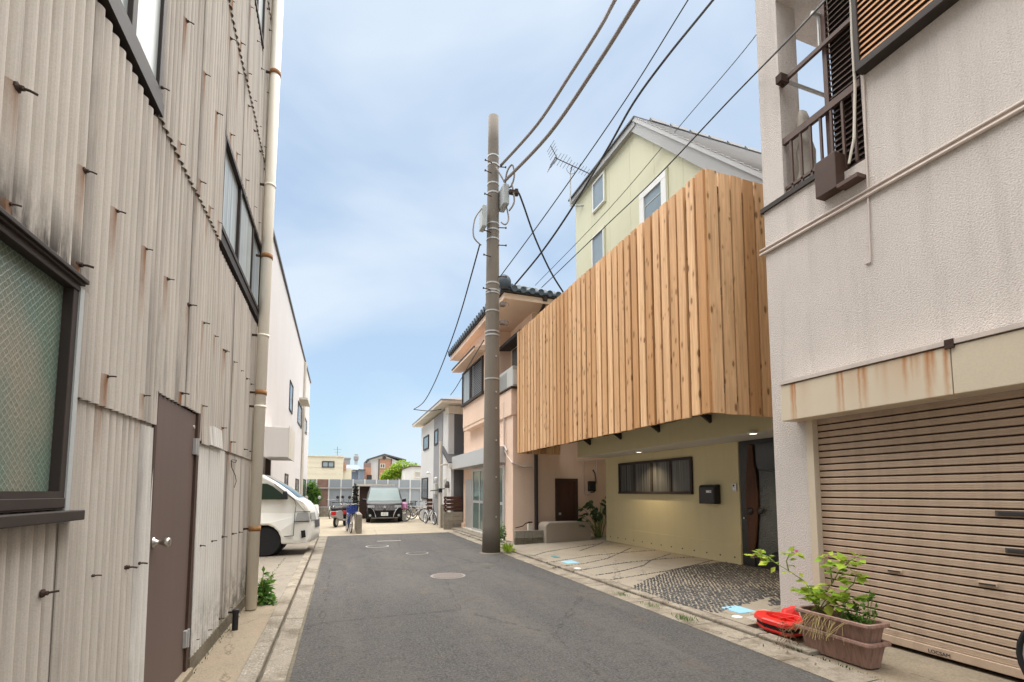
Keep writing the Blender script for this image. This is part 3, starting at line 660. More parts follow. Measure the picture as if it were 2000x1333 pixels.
# ------------------------------------------------------------------ white building beyond the van
XB = -1.72
wbld = thing('white_building', (XB, 20, 0), 'tall white flat roofed building with canopy above the white van', 'building')
MB().box(-9, XB, 14.45, 31, -.02, 7.9).box(-9, XB, 12.95, 14.45, 2.75, 7.9).box(-9, -7, 7.9, 14.45, -.02, 2.75).build('wall', 'white_wall', wbld)
MB().box(-9.05, XB+.05, 12.9, 31.05, 7.9, 7.98).build('parapet_cap', 'grey_panel', wbld)
MB().box(XB-.1, XB+.02, 14.30, 14.44, 0, 2.7).build('garage_frame', 'brown_dark', wbld)
MB().box(XB+.002, -1.16, 12.9, 14.42, 2.32, 3.05).build('canopy', 'white_wall', wbld, bevel=.01)
MB().box(-1.16, -1.14, 12.9, 14.44, 2.30, 3.08).build('canopy_fascia', 'offwhite', wbld)
for (a, b, c, d) in ((566, 742, 570, 810), (582, 783, 588, 838), (595, 815, 598, 850), (556, 925, 561, 955), (577, 935, 582, 968), (590, 935, 596, 968)):
    p, q = onx(a, b, XB), onx(c, d, XB); y0, y1, z0, z1 = p.y, q.y, min(q.z, p.z), max(p.z, q.z)
    z0 = max(.7, z1-1.25) if z1 < 3 else z0
    f = MB().box(XB-.05, XB+.03, y0, y1, z0, z0+.05).box(XB-.05, XB+.03, y0, y1, z1-.05, z1).box(XB-.05, XB+.028, y0, y0+.06, z0+.05, z1-.05).box(XB-.05, XB+.028, y1-.06, y1, z0+.05, z1-.05).build('window', 'bronze', wbld)
    MB().box(XB-.01, XB+.012, y0+.05, y1-.05, z0+.04, z1-.04).build('pane', 'glass', f)
MB().tube([(XB+.07, 25.5, 0), (XB+.07, 25.5, 7.8)], .06, 8).build('downpipe', 'offwhite', wbld)
MB().box(XB, XB+.35, 23.2, 25.2, 5.55, 5.63).build('window_hood', 'offwhite', wbld)

# ------------------------------------------------------------------ white van
def loft(prof, wf, bulge, secs=9):
    """car body: prof = side outline (t behind the nose, z), half width wf(t,z), bulge(t) = how much the nose bows forward in the middle"""
    mb = MB(); n = len(prof)
    for k in range(secs):
        u = -1+2*k/(secs-1)
        for (t, z) in prof: w = wf(t, z); mb.v.append((u*w, t+bulge(t)*(u*u), z))
    for k in range(secs-1):
        for i in range(n): j = (i+1) % n; mb.f.append((k*n+i, k*n+j, (k+1)*n+j, (k+1)*n+i))
    mb.f.append(tuple(reversed(range(n)))); mb.f.append(tuple((secs-1)*n+i for i in range(n)))
    return mb
def face_patch(prof, wf, bulge, i0, i1, u0, u1, off=.006, secs=8, t0=0.0, t1=1.0):
    """panel lying on the loft between outline points i0..i1 and width fractions u0..u1"""
    pts = prof[i0:i1+1]; mb = MB(); m = len(pts)
    for k in range(secs+1):
        u = u0+(u1-u0)*k/secs
        for a, (t, z) in enumerate(pts):
            w = wf(t, z); p, q = pts[max(0, a-1)], pts[min(m-1, a+1)]; dx, dz_ = q[0]-p[0], q[1]-p[1]; l = hypot(dx, dz_) or 1
            mb.v.append((u*w, t+bulge(t)*u*u-dz_/l*off, z+dx/l*off))
    for k in range(secs):
        for a in range(m-1): mb.f.append((k*m+a, k*m+a+1, (k+1)*m+a+1, (k+1)*m+a))
    return mb
def side_patch(poly, wf, bulge, side, off=.004):
    mb = MB(); n = len(poly); mb.v = [(side*(wf(t, z)+off), t+bulge(t), z) for t, z in poly]
    mb.v += [(side*(wf(t, z)-.02), t+bulge(t), z) for t, z in poly]
    mb.f = [tuple(range(n))]+[(i, (i+1) % n, n+(i+1) % n, n+i) for i in range(n)]
    return mb
def wheel(root, par, x, y, r, wd, nm='wheel'):
    sgn = 1 if x > 0 else -1; o = MB().lathe((x-sgn*wd/2, y, r), [(r*.62, -wd/2), (r*.93, -wd/2), (r, -wd*.3), (r, wd*.3), (r*.93, wd/2), (r*.62, wd/2)], 26, 'x'); o = lbuild(o, nm, 'tyre', par, root)
    rm = MB().lathe((x-sgn*wd/2, y, r), [(r*.60, -wd*.45), (r*.64, wd*.35*1), (r*.55, wd*.3), (r*.2, wd*.4), (r*.1, wd*.42)] if sgn > 0 else [(r*.1, -wd*.42), (r*.2, -wd*.4), (r*.55, -wd*.3), (r*.64, -wd*.35), (r*.60, wd*.45)], 20, 'x')
    lbuild(rm, 'rim', 'rim', o, root)
    mb = MB()
    for k in range(5):
        a = 2*pi*k/5+.3; c = Vector((x+sgn*-.03, y+cos(a)*r*.38, r+sin(a)*r*.38)); mb.lathe(c, [(.028, -.012), (.028, .012)], 8, 'x')
    lbuild(mb, 'rim_holes', 'rubber', o, root)
    return o
def arch(c, r, z0, n=9, rev=False):
    a0 = math.asin(max(-1, min(1, (z0-.32)/r))); pts = [(c-cos(a0+(pi-2*a0)*k/n)*r, .32+sin(a0+(pi-2*a0)*k/n)*r) for k in range(n+1)]
    return pts[::-1] if not rev else pts
vprof = [(.10, .28), (.02, .36), (0, .50), (.02, .62), (.03, .80), (.07, .98), (.13, 1.12), (.24, 1.24), (.40, 1.34), (.62, 1.51), (.95, 1.72), (1.2, 1.86), (1.45, 1.93), (2.1, 1.98), (4.5, 1.97), (4.65, 1.85), (4.72, 1.1), (4.72, .32), (4.2, .30)]+arch(3.72, .40, .30)+[(2.4, .27), (1.62, .27)]+arch(1.14, .40, .27)+[(.60, .27)]
vw = lambda t, z: (.85-.13*max(0, 1-t/.35)**2)-(.10*max(0, (z-1.05)/.9)**1.3)-(.03*max(0, (.5-z)/.3))
vb = lambda t: .16*max(0, 1-t/1.3)
van = thing('white_van', (-.40, 13.32, .012), 'white panel van parked nose out under the canopy', 'van', rz=pi/2)
body = lbuild(loft(vprof, vw, vb, 11), 'body', 'van_white', van, van, False, .045)
for p in body.data.polygons: p.use_smooth = len(p.vertices) == 4
lbuild(face_patch(vprof, vw, vb, 8, 11, -.90, .90, .012), 'windscreen', 'glass_dark', van, van, True)
gp = face_patch(vprof, vw, vb, 3, 4, -.72, .72, .012); lbuild(gp, 'grille', 'grey_panel', van, van)
for sd in (-1, 1):
    hl = face_patch(vprof, vw, vb, 4, 5, sd*.60, sd*.985, .012, 6); lbuild(hl, 'headlight', 'lens', van, van, True)
    lbuild(side_patch([(.055, .80), (.40, .80), (.36, .99), (.10, .99)], vw, vb, sd, .010), 'headlight_side', 'lens', van, van)
    lbuild(side_patch([(.68, 1.30), (.62, 1.335), (.98, 1.60), (1.12, 1.66), (1.72, 1.70), (1.72, 1.30)], vw, vb, sd, .006), 'window', 'glass_dark', van, van)
    lbuild(side_patch([(1.92, 1.30), (1.92, 1.70), (3.0, 1.70), (3.0, 1.30)], vw, vb, sd, .006), 'window', 'glass_dark', van, van)
    mb = MB()
    for a, b in (((.44, .46), (.42, 1.00)), ((.42, 1.0), (.40, 1.16)), ((.40, 1.16), (.44, 1.28)), ((.44, 1.28), (.95, 1.66)), ((.44, .46), (.66, .45))):
        l = hypot(b[0]-a[0], b[1]-a[1]); nx, nz = -(b[1]-a[1])/l*.006, (b[0]-a[0])/l*.006
        q = side_patch([(a[0]+nx, a[1]+nz), (b[0]+nx, b[1]+nz), (b[0]-nx, b[1]-nz), (a[0]-nx, a[1]-nz)], vw, vb, sd, .003); mb.add(q.v, q.f)
    for a, b in (((1.80, .40), (1.80, 1.75)), ((3.05, .40), (3.05, 1.75))):
        q = side_patch([(a[0], a[1]), (b[0], b[1]), (b[0]+.01, b[1]), (a[0]+.01, a[1])], vw, vb, sd, .003); mb.add(q.v, q.f)
    q = side_patch([(.06, .775), (.44, .775), (.44, .787), (.06, .787)], vw, vb, sd, .004); mb.add(q.v, q.f)
    q = side_patch([(.05, 1.005), (.42, 1.005), (.42, 1.017), (.05, 1.017)], vw, vb, sd, .004); mb.add(q.v, q.f)
    lbuild(mb, 'panel_seam', 'rubber', van, van)['kind'] = 'stuff'
    lbuild(side_patch([(.14, .42), (.24, .40), (.26, .57), (.16, .58)], vw, vb, sd, .004), 'fog_vent', 'rubber', van, van)
    x0 = sd*.83
    mm = MB().hexa([(x0, .70, 1.31), (x0+sd*.24, .66, 1.30), (x0+sd*.24, .78, 1.30), (x0, .80, 1.31)], [(x0, .72, 1.42), (x0+sd*.22, .69, 1.50), (x0+sd*.22, .78, 1.50), (x0, .80, 1.42)])
    lbuild(mm, 'mirror', 'black', van, van, False, .03)
    for y in (1.14, 3.72): wheel(van, van, sd*.80, y, .335, .20)
    lbuild(MB().lathe((sd*.42, 1.14, .32), [(.39, -.15), (.39, .15)], 20, 'x'), 'wheel_well', 'rubber', van, van)

# ------------------------------------------------------------------ dark minivan
mprof = [(.06, .20), (0, .30), (-.01, .45), (0, .60), (.02, .72), (.06, .84), (.16, .92), (.5, .985), (.88, 1.03), (1.15, 1.19), (1.6, 1.50), (1.85, 1.65), (2.2, 1.74), (2.9, 1.79), (4.2, 1.75), (4.55, 1.5), (4.66, .9), (4.6, .25)]
mw = lambda t, z: (.88-.10*max(0, 1-t/.5)**2)-.16*max(0, (z-.95)/.8)**1.2-(.03*max(0, (.45-z)/.3))
mbu = lambda t: .22*max(0, 1-t/1.6)
mv = thing('minivan', (2.12, 24.1, -.004), 'glossy black minivan with chrome grille parked facing the camera', 'car', rz=radians(-4))
bd = lbuild(loft(mprof, mw, mbu, 11), 'body', 'car_black', mv, mv, False, .04)
for p in bd.data.polygons: p.use_smooth = len(p.vertices) == 4
lbuild(face_patch(mprof, mw, mbu, 8, 11, -.90, .90, .012), 'windscreen', 'shield', mv, mv, True)
lbuild(face_patch(mprof, mw, mbu, 3, 5, -.60, .60, .012), 'grille', 'castd', mv, mv)
mb = MB()
for k in range(8):
    x = .10+k*.055
    for s_ in (-1, 1): mb.bar((s_*x, -.045+.22*(x/.85)**2, .60), (s_*(x-.09+.02*k), -.01+.22*(x/.85)**2, .82), .016, .02, (0, 1, 0))
lbuild(mb, 'grille_bars', 'silver_frame', mv, mv)
lbuild(MB().lathe((0, -.03, .76), [(.06, 0), (.06, .03)], 14, 'y'), 'badge', 'chrome', mv, mv)
for s_ in (-1, 1):
    lbuild(face_patch(mprof, mw, mbu, 4, 5, s_*.60, s_*.99, .014, 6), 'headlight', 'lens', mv, mv)
    lbuild(MB().tube([(s_*.62, .06, .72), (s_*.50, .02, .58), (s_*.42, .0, .36), (s_*.40, .01, .28)], .018, 6), 'chrome_strip', 'chrome', mv, mv)
    lbuild(MB().lathe((s_*.66, .055, .36), [(.06, 0), (.05, .06)], 12, 'y'), 'fog_lamp', 'lens', mv, mv)
    lbuild(MB().hexa([(s_*.86, .98, .98), (s_*1.06, 1.0, .98), (s_*1.06, 1.12, .98), (s_*.86, 1.1, .98)], [(s_*.86, 1.0, 1.10), (s_*1.05, 1.02, 1.15), (s_*1.05, 1.12, 1.15), (s_*.86, 1.1, 1.12)]), 'mirror', 'car_black', mv, mv, False, .03)
    lbuild(side_patch([(1.2, 1.08), (1.75, 1.50), (4.2, 1.55), (4.2, 1.08)], mw, mbu, s_, .006), 'window', 'glass_dark', mv, mv)
    for y in (.95, 3.75): wheel(mv, mv, s_*.86, y, .315, .2)
lbuild(MB().box(-.62, .62, -.03, .03, .235, .25), 'bumper_strip', 'chrome', mv, mv)
lbuild(face_patch(mprof, mw, mbu, 6, 6, -.5, .5, .01), 'hood_edge', 'chrome', mv, mv) if False else None
pl = lbuild(MB().box(-.165, .165, -.045, -.03, .345, .51), 'number_plate', 'plate', mv, mv)
for (body_, sz, zz) in (('500 13', .05, .475), ('10-21', .10, .41)):
    T = Matrix.Translation((0, -.047, zz)) @ Matrix.Rotation(pi/2, 4, 'X'); o = text_mesh('plate_text', body_, sz, 'print_green', None, Matrix.Identity(4)); o.parent = pl; o.matrix_basis = T

# ------------------------------------------------------------------ utility pole
up = thing('utility_pole', (3.575, 11.6, 0), 'tall concrete utility pole with step bolts and grey boxes', 'utility pole')
P0, P1 = Vector((3.575, 11.6, -.05)), Vector((3.60, 11.6, 11.32))
pr = lambda z: .222-.0078*z
mb = MB(); mb.tube([P0+(P1-P0)*k/16 for k in range(17)], pr(0), 24, True, pr(11.3)); mb.lathe((3.60, 11.6, 11.30), [(pr(11.3), 0), (pr(11.3)*.93, .025), (pr(11.3)*.6, .04)], 24); mb.build('shaft', 'pole', up, smooth=True)
for yy in (308, 325, 362, 380, 440, 452, 470, 556, 570, 575, 610, 650, 657, 742):
    z = ony(962, yy, 11.6).z; mb = MB(); mb.lathe((3.575+.0022*z, 11.6, z), [(pr(z)+.008, -.018), (pr(z)+.008, .018)], 24); mb.build('band', 'galv', up)
k = 0
for yy in (325, 345, 330, 390, 448, 482, 507, 543, 571, 460):
    z = ony(955, yy, 11.6).z; s_ = 1 if k in (2, 4, 5, 7) else -1; k += 1; x = 3.575+.0022*z
    MB().tube([(x+s_*pr(z)*.6, 11.45, z), (x+s_*(pr(z)+.13), 11.40, z)], .013, 6).lathe((x+s_*(pr(z)+.13), 11.40, z), [(.026, -.012), (.026, .012)], 8, 'x').build('step_bolt', 'rusty', up)
for yy in (695, 765, 797, 860, 932, 1010): z = ony(962, yy, 11.4).z; MB().lathe((3.63, 11.6-pr(z)+.004, z), [(.022, -.02), (.016, 0)], 8, 'y').build('stud', 'galv', up)
MB().box(3.74, 3.90, 11.18, 11.62, 8.75, 9.28).build('junction_box', 'grey_pl', up, bevel=.02)
MB().box(3.24, 3.36, 11.35, 11.68, 8.15, 8.72).build('junction_box', 'grey_pl', up, bevel=.02)
MB().tube(smooth_pts([(3.82, 11.3, 9.25), (3.84, 11.2, 9.6), (3.95, 11.1, 9.75), (4.0, 11.1, 9.45), (3.9, 11.2, 9.2), (3.7, 11.3, 9.55), (3.62, 11.4, 9.8)]), .022, 6).tube(smooth_pts([(3.86, 11.3, 8.75), (3.90, 11.25, 8.4), (3.8, 11.2, 8.2), (3.72, 11.3, 8.3)]), .02, 6).tube(smooth_pts([(3.3, 11.4, 8.7), (3.05, 11.35, 8.3), (3.0, 11.3, 7.8), (3.2, 11.3, 7.6)]), .018, 6).tube(smooth_pts([(3.95, 11.15, 9.3), (4.0, 11.1, 8.8), (3.88, 11.15, 8.55)]), .022, 6).build('drip_loop', 'cable', up, smooth=True)
MB().box(3.88, 4.12, 11.1, 11.22, 9.02, 9.10).lathe((4.08, 11.16, 9.0), [(.05, 0), (.05, .16)], 10).build('cable_bracket', 'rusty', up)
for yy in (605, 640): z = ony(975, yy, 11.6).z; MB().box(3.72, 3.84, 11.28, 11.42, z, z+.10).torus((3.86, 11.3, z+.03), .06, .008, 12, 5, 'y').build('clamp', 'cast', up)
tag(MB().lathe((3.575, 11.6, -.01), [(.30, 0), (.29, .016), (.25, .03)], 20).build('pole_footing', 'base'), 'mossy patch of concrete at the foot of the utility pole', 'footing')

# ------------------------------------------------------------------ shutter building
XS = 5.0
sb = thing('stucco_building', (XS, 3, 0), 'beige rough stucco building with roller shutter and corner balcony', 'building')
p_bal_l, p_bal_r = onx(1530, 285, XS), onx(1678, 300, XS)
YC = 4.53; YP = onx(1527, 280, XS).y; YB = 3.27; ZS = onx(1487, 416, XS).z; ZT = 7.62
XR = 11
rustw = []
MB().box(XS, XR, -14, .9, -.02, 9.5).box(XS, XR, .9, 4.06, 2.30, ZS-.15).build('wall', 'stucco', sb)
MB().box(XS, XR, 4.06, YC, -.02, ZS-.152).build('pier', 'stucco', sb)
MB().box(XS+.001, XR, YB+.42, YC-.001, ZS-.152, ZS).build('balcony_parapet', 'stucco', sb)
MB().box(XS, XR, .9, YB-.0, ZS-.15, 9.5).build('upper_wall', 'stucco', sb)
MB().box(XS, XS+.32, YP, YC, ZS+.0, ZT).build('pillar', 'stucco', sb)
MB().box(XS, XR, YB, YC, ZT, 9.5).build('roof_slab', 'stucco', sb)
MB().box(7.6, XR, YB, YC-.02, ZS-.15, ZT).build('inner_wall', 'stucco', sb)
MB().box(XS-.03, XS+.06, YB+.44, YC+.03, ZS-.03, ZS+.025).box(XS+.06, 7.6, YC-.03, YC+.03, ZS-.03, ZS+.025).build('sill', 'bronze', sb)
# balcony rails, louvre panel
zr = onx(1600, 225, XS+.02).z
MB().box(XS+.01, XS+.06, YB+.02, YP, zr-.03, zr+.05).build('handrail', 'brown_rail', sb); MB().box(XS+.02, XS+.05, YB+.3, YP, ZS+.10, ZS+.13).build('bottom_rail', 'brown_rail', sb)
n = 7
for k in range(n): yy = YP-.10-(YP-YB-.2)*k/(n-1); MB().box(XS+.02, XS+.045, yy-.012, yy+.012, ZS+.02 if yy > YB+.44 else ZS-.1, zr-.03).build('baluster', 'brown_rail', sb)
zu = onx(1597, 95, XS+.02).z
MB().box(XS+.02, XS+.06, YB+.02, YP, zu-.025, zu+.025).build('upper_rail', 'brown_rail', sb)
MB().tube([(XS-.06, YP-.06, zu-.02), (6.4, YP-.06, zu-.02)], .022, 8).tube([(XS-.04, YP-.50, zu+.42), (6.4, YP-.50, zu+.42)], .022, 8).tube([(XS+.05, YP-.50, zu), (XS+.05, YP-.50, zu+.45)], .014, 6).build('clothes_pole', 'galv', sb)
MB().box(XS-.08, XS+.05, YP-.10, YP-.02, zu-.07, zu+.03).torus((XS-.03, YP-.06, zu-.09), .03, .007, 10, 5, 'y').build('pole_bracket', 'rusty', sb)
lz0, lz1 = ZS-.12, ZT-.35
lp = MB().box(XS+.075, XS+.12, YB+.40, YB+.45, lz0, lz1).box(XS+.075, XS+.12, YB-.02, YB+.02, lz0, lz1).build('louvre_frame', 'brown_rail', sb)
ls = MB().hexa([(XS+.080, YB+.02, -.024), (XS+.088, YB+.02, -.024), (XS+.088, YB+.40, -.024), (XS+.080, YB+.40, -.024)], [(XS+.112, YB+.02, .024), (XS+.120, YB+.02, .024), (XS+.120, YB+.40, .024), (XS+.112, YB+.40, .024)]).mesh('louvre_slat', 'brown_dark')
z = lz0+.05
MB().box(XS+.135, XS+.14, YB+.02, YB+.40, lz0, lz1).build('louvre_back', 'inside', lp)
while z < lz1: put('louvre_slat', ls, lp, Matrix.Translation((0, 0, z))); z += .066
bx = MB().box(XS-.13, XS+.09, YB+.22, YB+.46, ZS-.34, ZS+.06); bx.build('wooden_box', 'brown_dark', sb, bevel=.006)
MB().box(XS-.13, XS+.0, YB+.0, YB+.22, ZS-.36, ZS-.32).build('box_ledge', 'brown_rail', sb)
MB().box(XS+.25, 7.6, YC-.06, YC-.02, zr-.02, zr+.03).build('side_handrail', 'brown_rail', sb)
for k in range(8): MB().box(XS+.5+k*.28, XS+.525+k*.28, YC-.05, YC-.03, ZS, zr-.02).build('baluster', 'brown_rail', sb)
# tan louvred shutter box
ya, yb, za = 3.24, 1.2, onx(1680, 135, XS-.12).z
tb = MB().box(XS-.13, XS-.0, yb, ya, za, za+.085).box(XS-.125, XS, ya-.05, ya, za+.085, 8.6).build('louvre_shutter_frame', 'bronze', sb, bevel=.006)
MB().box(XS-.005, XS-.0, yb, ya, za, 8.6).build('louvre_back', 'inside', tb)
ts = MB().hexa([(XS-.112, yb, -.020), (XS-.104, yb, -.020), (XS-.104, ya-.05, -.020), (XS-.112, ya-.05, -.020)], [(XS-.092, yb, .022), (XS-.084, yb, .022), (XS-.084, ya-.05, .022), (XS-.092, ya-.05, .022)]).mesh('louvre_slat', 'orange_slat')
z = za+.115
while z < 8.5: put('louvre_slat', ts, tb, Matrix.Translation((0, 0, z))); z += .064
# conduits
zc = onx(1750, 345, XS).z
cz0, cz1 = onx(1487, 492, XS), onx(2000, 200, XS)
for dzz, r_ in ((0, .014), (-.055, .018)): MB().tube([(XS-.02, cz0.y, cz0.z+dzz), (XS-.02, cz1.y, cz1.z+dzz), (XS-.02, -6, cz1.z+dzz)], r_, 8).build('conduit', 'conduit', sb, smooth=True)
MB().box(XS-.012, XS+.002, -6, YC, cz0.z-.025, cz0.z+.0).build('seam_strip', 'conduit', sb)
q = [onx(a, b, XS-.012) for a, b in ((1668, 0), (1664, 60), (1686, 130), (1690, 250), (1695, 375), (1700, 512))]
MB().tube(q, .009, 6).tube([q[-1], onx(1690, 516, XS-.012)], .009, 6).build('thin_conduit', 'conduit', sb)
q = [onx(a, b, XS-.03) for a, b in ((1662, 0), (1664, 70), (1670, 170), (1668, 270), (1658, 320))]; MB().tube(q, .014, 6).build('hose', 'offwhite', sb)
# shutter: hood, guide, slats, bottom bar
hz0, hz1 = onx(1530, 823, XS-.22).z, onx(1525, 755, XS-.22).z
hy = onx(1526, 790, XS-.22).y
jy = onx(1855, 670, XS-.22).y
rl = [(onx(1440+a/3.173, 480+660/3.173, XS-.22).y, hz1+.01, hw*2.1, ln*1.5, min(1, st*1.2)) for a, hw, ln, st in ((330, .020, .5, .9), (345, .010, .5, .8), (615, .018, .45, .7), (640, .010, .45, .9), (745, .012, .40, .8), (778, .022, .35, .8), (860, .02, .2, .3), (905, .03, .3, .4), (1030, .02, .28, .8), (1075, .012, .2, .6), (1105, .025, .2, .5), (1175, .022, .42, .95), (1205, .018, .25, .8), (1288, .014, .42, .95), (700, .09, .3, .22), (1000, .12, .3, .25), (400, .05, .3, .2))]
MT['hood_rust'] = M('rust_streaked_hood', (.60, .52, .40), .6, .06, 2, rust=None)
MT['hood_rust'] = (lambda t: t.out(add_rust(t, t.pos(), t.mix(t.noise(t.pos(), 2, 4), (.57, .49, .37), (.64, .56, .43)), rl, (.42, .15, .03)), .6, spec=.3))(NT('rust_streaked_cream_hood'))
hd = MB().prism([(XS-.22, hz0), (XS, hz0-.002), (XS, hz1+.03), (XS-.22, hz1)], jy+.004, hy, 'y').build('shutter_hood', 'hood_rust', sb, bevel=.006)
MB().prism([(XS-.222, hz0), (XS, hz0-.002), (XS, hz1+.03), (XS-.222, hz1)], -1.0, jy-.004, 'y').build('shutter_hood', 'hood', sb, bevel=.006)
MB().box(XS-.235, XS, -1, hy+.01, hz1+.012, hz1+.05).build('hood_cap', 'conduit', hd)
MB().box(XS-.242, XS-.19, jy-.035, jy+.03, hz1-.02, hz1+.056).build('joint_clip', 'rusty', hd)
gy = 4.05
MB().box(XS-.012, XS+.07, gy-.05, gy+.03, -.02, hz0-.001).build('guide_rail', 'hood', sb)
MT['shutter'] = M('tan_shutter_steel', (.52, .395, .295), .5, .10, 1.5, .06, 60, .03, 60, .4, (.30, .22, .165))
st_ = MB().build('shutter', 'shutter', sb) if False else None
shp = MB().box(XS+.0925, XS+.12, .9, gy, .05, 2.34).build('shutter', 'brown_dark', sb)  # back sheet coloured dark brown to paint shade into the slat grooves
MB().box(XS+.16, XS+.2, .9, gy, -.02, .2).build('gap_shade_box', 'inside', sb)  # dark box behind the shutter stands in for the shade beneath it
PS = .0733
sm = MB(); pf = [(-.018, -.001), (.006, .0), (.012, .004), (.012, .017), (.0085, .019), (.012, .021), (.012, .034), (.0085, .036), (.012, .038), (.012, .052), (.006, .0565), (-.018, .0575)]
pts = [(XS+.075-a, h) for a, h in pf]
sm.prism([(a, h) for a, h in pts], .9, gy-.048, 'y'); sm = sm.mesh('shutter_slat', 'shutter')
z = .12; zz = []
while z < hz0+.02: zz.append(z); put('shutter_slat', sm, shp, Matrix.Translation((0, 0, z))); z += PS
MB().box(XS+.045, XS+.10, .9, gy-.048, .045, .118).build('bottom_bar', 'shutter', shp, bevel=.005)
def slot(a, b, hl, hh, mat, nm):
    p = onx(a, b, XS+.06); z = min(zz, key=lambda q: abs(q+.03-p.z))+.03
    f = MB().box(XS+.050, XS+.064, p.y-hl, p.y+hl, z-hh, z+hh).build(nm, mat, shp, bevel=.003); MB().box(XS+.046, XS+.0505, p.y-hl*.85, p.y+hl*.85, z-hh*.45, z+hh*.45).build('slot', 'inside', f)
slot(1995, 1008, .16, .022, 'castd', 'mail_slot'); slot(2000, 1083, .11, .02, 'castd', 'lock_plate'); slot(1748, 1123, .065, .014, 'shutter', 'vent'); slot(1930, 1147, .065, .015, 'shutter', 'vent')
p0 = onx(1835, 1297, XS+.04)
text_mesh('maker_mark', 'LOCSAM', .044, 'print', shp, Matrix.Translation((XS+.0435, p0.y, .072)) @ FACE_X)

# things on the balcony
q = onx(1560, 310, XS+.35)
mb = MB()
for k in range(9):
    t = k/8; h = ZS+.03+t*1.02; r_ = .17*(1-.5*t)+.02*sin(k*2.1)
    for i in range(12): a = 2*pi*i/12; rr_ = r_*(1+.18*sin(3*a+k*.4)); mb.v.append((XS+.20+cos(a)*rr_*.8, 4.03+sin(a)*rr_*.6+.07*t, h))
for k in range(8):
    for i in range(12): j = (i+1) % 12; mb.f.append((k*12+i, k*12+j, (k+1)*12+j, (k+1)*12+i))
mb.f.append(tuple(8*12+i for i in range(12)))
tag(mb.build('bundled_cover', 'cloth_grey', None, smooth=True), 'grey cloth bundle standing on the balcony behind the railing', 'cloth')
tag(MB().lathe((XS+.17, 3.86, ZS+.03), [(.09, 0), (.13, .12), (.135, .12), (.095, .02)], 18).build('wash_basin', 'basin', None, smooth=True), 'blue patterned basin standing behind the balcony railing', 'basin')

# ------------------------------------------------------------------ green house
XG, XL = 6.2, 7.05
gh = thing('green_house', (XL, 9, 0), 'pale green house with steep grey roof and cedar slat balcony', 'house')
ap = onx(1247, 244, XG); le = onx(1130, 385, XG); rk = onx(1487, 352, XG)
YL, YA, YR = 12.02, ap.y, 4.9
slope = (ap.z-rk.z)/(ap.y-rk.y); zR = ap.z-slope*(YA-YR); zL = le.z-.02
zb = onx(1300, 866, XG).z
MB().prism([(YL, zb), (YL, zL), (YA, ap.z), (YR, zR), (YR, zb)], XG, 13, 'x').build('upper_wall', 'green_wall', gh)
MB().box(XG+.01, 13, YR+.01, YL-.01, zb-.035, zb-.002).build('soffit', 'soffit', gh)
lw = MB().box(XL, 13, 7.20, YL, -.02, zb-.036).build('lower_wall', 'sage_lamp_tint', gh)
MB().box(XL-.012, XL+.001, 7.2, YL, .10, .52).build('plinth_board', 'sage_lamp_tint', lw)
mbv = MB().lathe((XL-.013, 0, .25), [(.016, -.008), (.016, 0), (.006, .001)], 10, 'x').mesh('vent_plug', 'castd')
for k in range(13): put('vent_plug', mbv, lw, Matrix.Translation((0, 7.35+k*.37, .02)))
for yy in (11.06, 10.15, 9.24, 8.33, 7.42): pass
for yy in (11.1, 10.19, 9.28, 8.37, 7.46, 6.55): MB().box(XG-.003, XG+.002, yy-.004, yy+.004, zb, min(zL, ap.z-slope*(YA-yy))-.2).build('board_joint', 'green_wall', gh)
MB().box(XG-.02, XG+.002, YR, YL+.01, zb-.03, zb+.62).build('beam', 'sage_lamp_tint', gh)  # thin strip over the upper wall in the lamp-tinted copy of its paint
# roof
rd = Vector((0, YR-.25-YA, -slope*(YA-YR+.25))); rl_ = rd.length; rn = Vector((0, -slope, 1)).normalized() if slope > 0 else Vector((0, 0, 1)); rn = Vector((0, -rd.z, rd.y)).normalized(); rn = rn if rn.z > 0 else -rn; ru = rd.normalized()
A = Vector((0, YA, ap.z))
def rpt(x, s_, h): v = A+ru*s_+rn*h; return (x, v.y, v.z)
rf = MB().hexa([rpt(XG-.14, -.10, .03), rpt(13.3, -.10, .03), rpt(13.3, rl_, .03), rpt(XG-.14, rl_, .03)], [rpt(XG-.14, -.10, .10), rpt(13.3, -.10, .10), rpt(13.3, rl_, .10), rpt(XG-.14, rl_, .10)]).build('roof', 'roof_grey', gh)
nC = int(rl_/.2)
for k in range(nC):
    s0 = k*rl_/nC; s1 = s0+rl_/nC+.02
    MB().hexa([rpt(XG-.15, s0, .101), rpt(13.3, s0, .101), rpt(13.3, s1, .112), rpt(XG-.15, s1, .112)], [rpt(XG-.15, s0, .108), rpt(13.3, s0, .108), rpt(13.3, s1, .128), rpt(XG-.15, s1, .128)]).build('slate_course', 'roof_grey', rf)
MB().hexa([rpt(XG-.10, -.05, -.16), rpt(XG-.002, -.05, -.16), rpt(XG-.002, rl_, -.22), rpt(XG-.10, rl_, -.22)], [rpt(XG-.10, -.05, .028), rpt(XG-.002, -.05, .028), rpt(XG-.002, rl_, .028), rpt(XG-.10, rl_, .028)]).build('bargeboard', 'fascia', rf)
MB().hexa([(XG-.12, YL+.12, zL-.06), (13.2, YL+.12, zL-.06), (13.2, YA-.02, ap.z-.06), (XG-.12, YA-.02, ap.z-.06)], [(XG-.12, YL+.12, zL+.05), (13.2, YL+.12, zL+.05), (13.2, YA-.02, ap.z+.10), (XG-.12, YA-.02, ap.z+.10)]).build('roof_edge', 'fascia', rf)
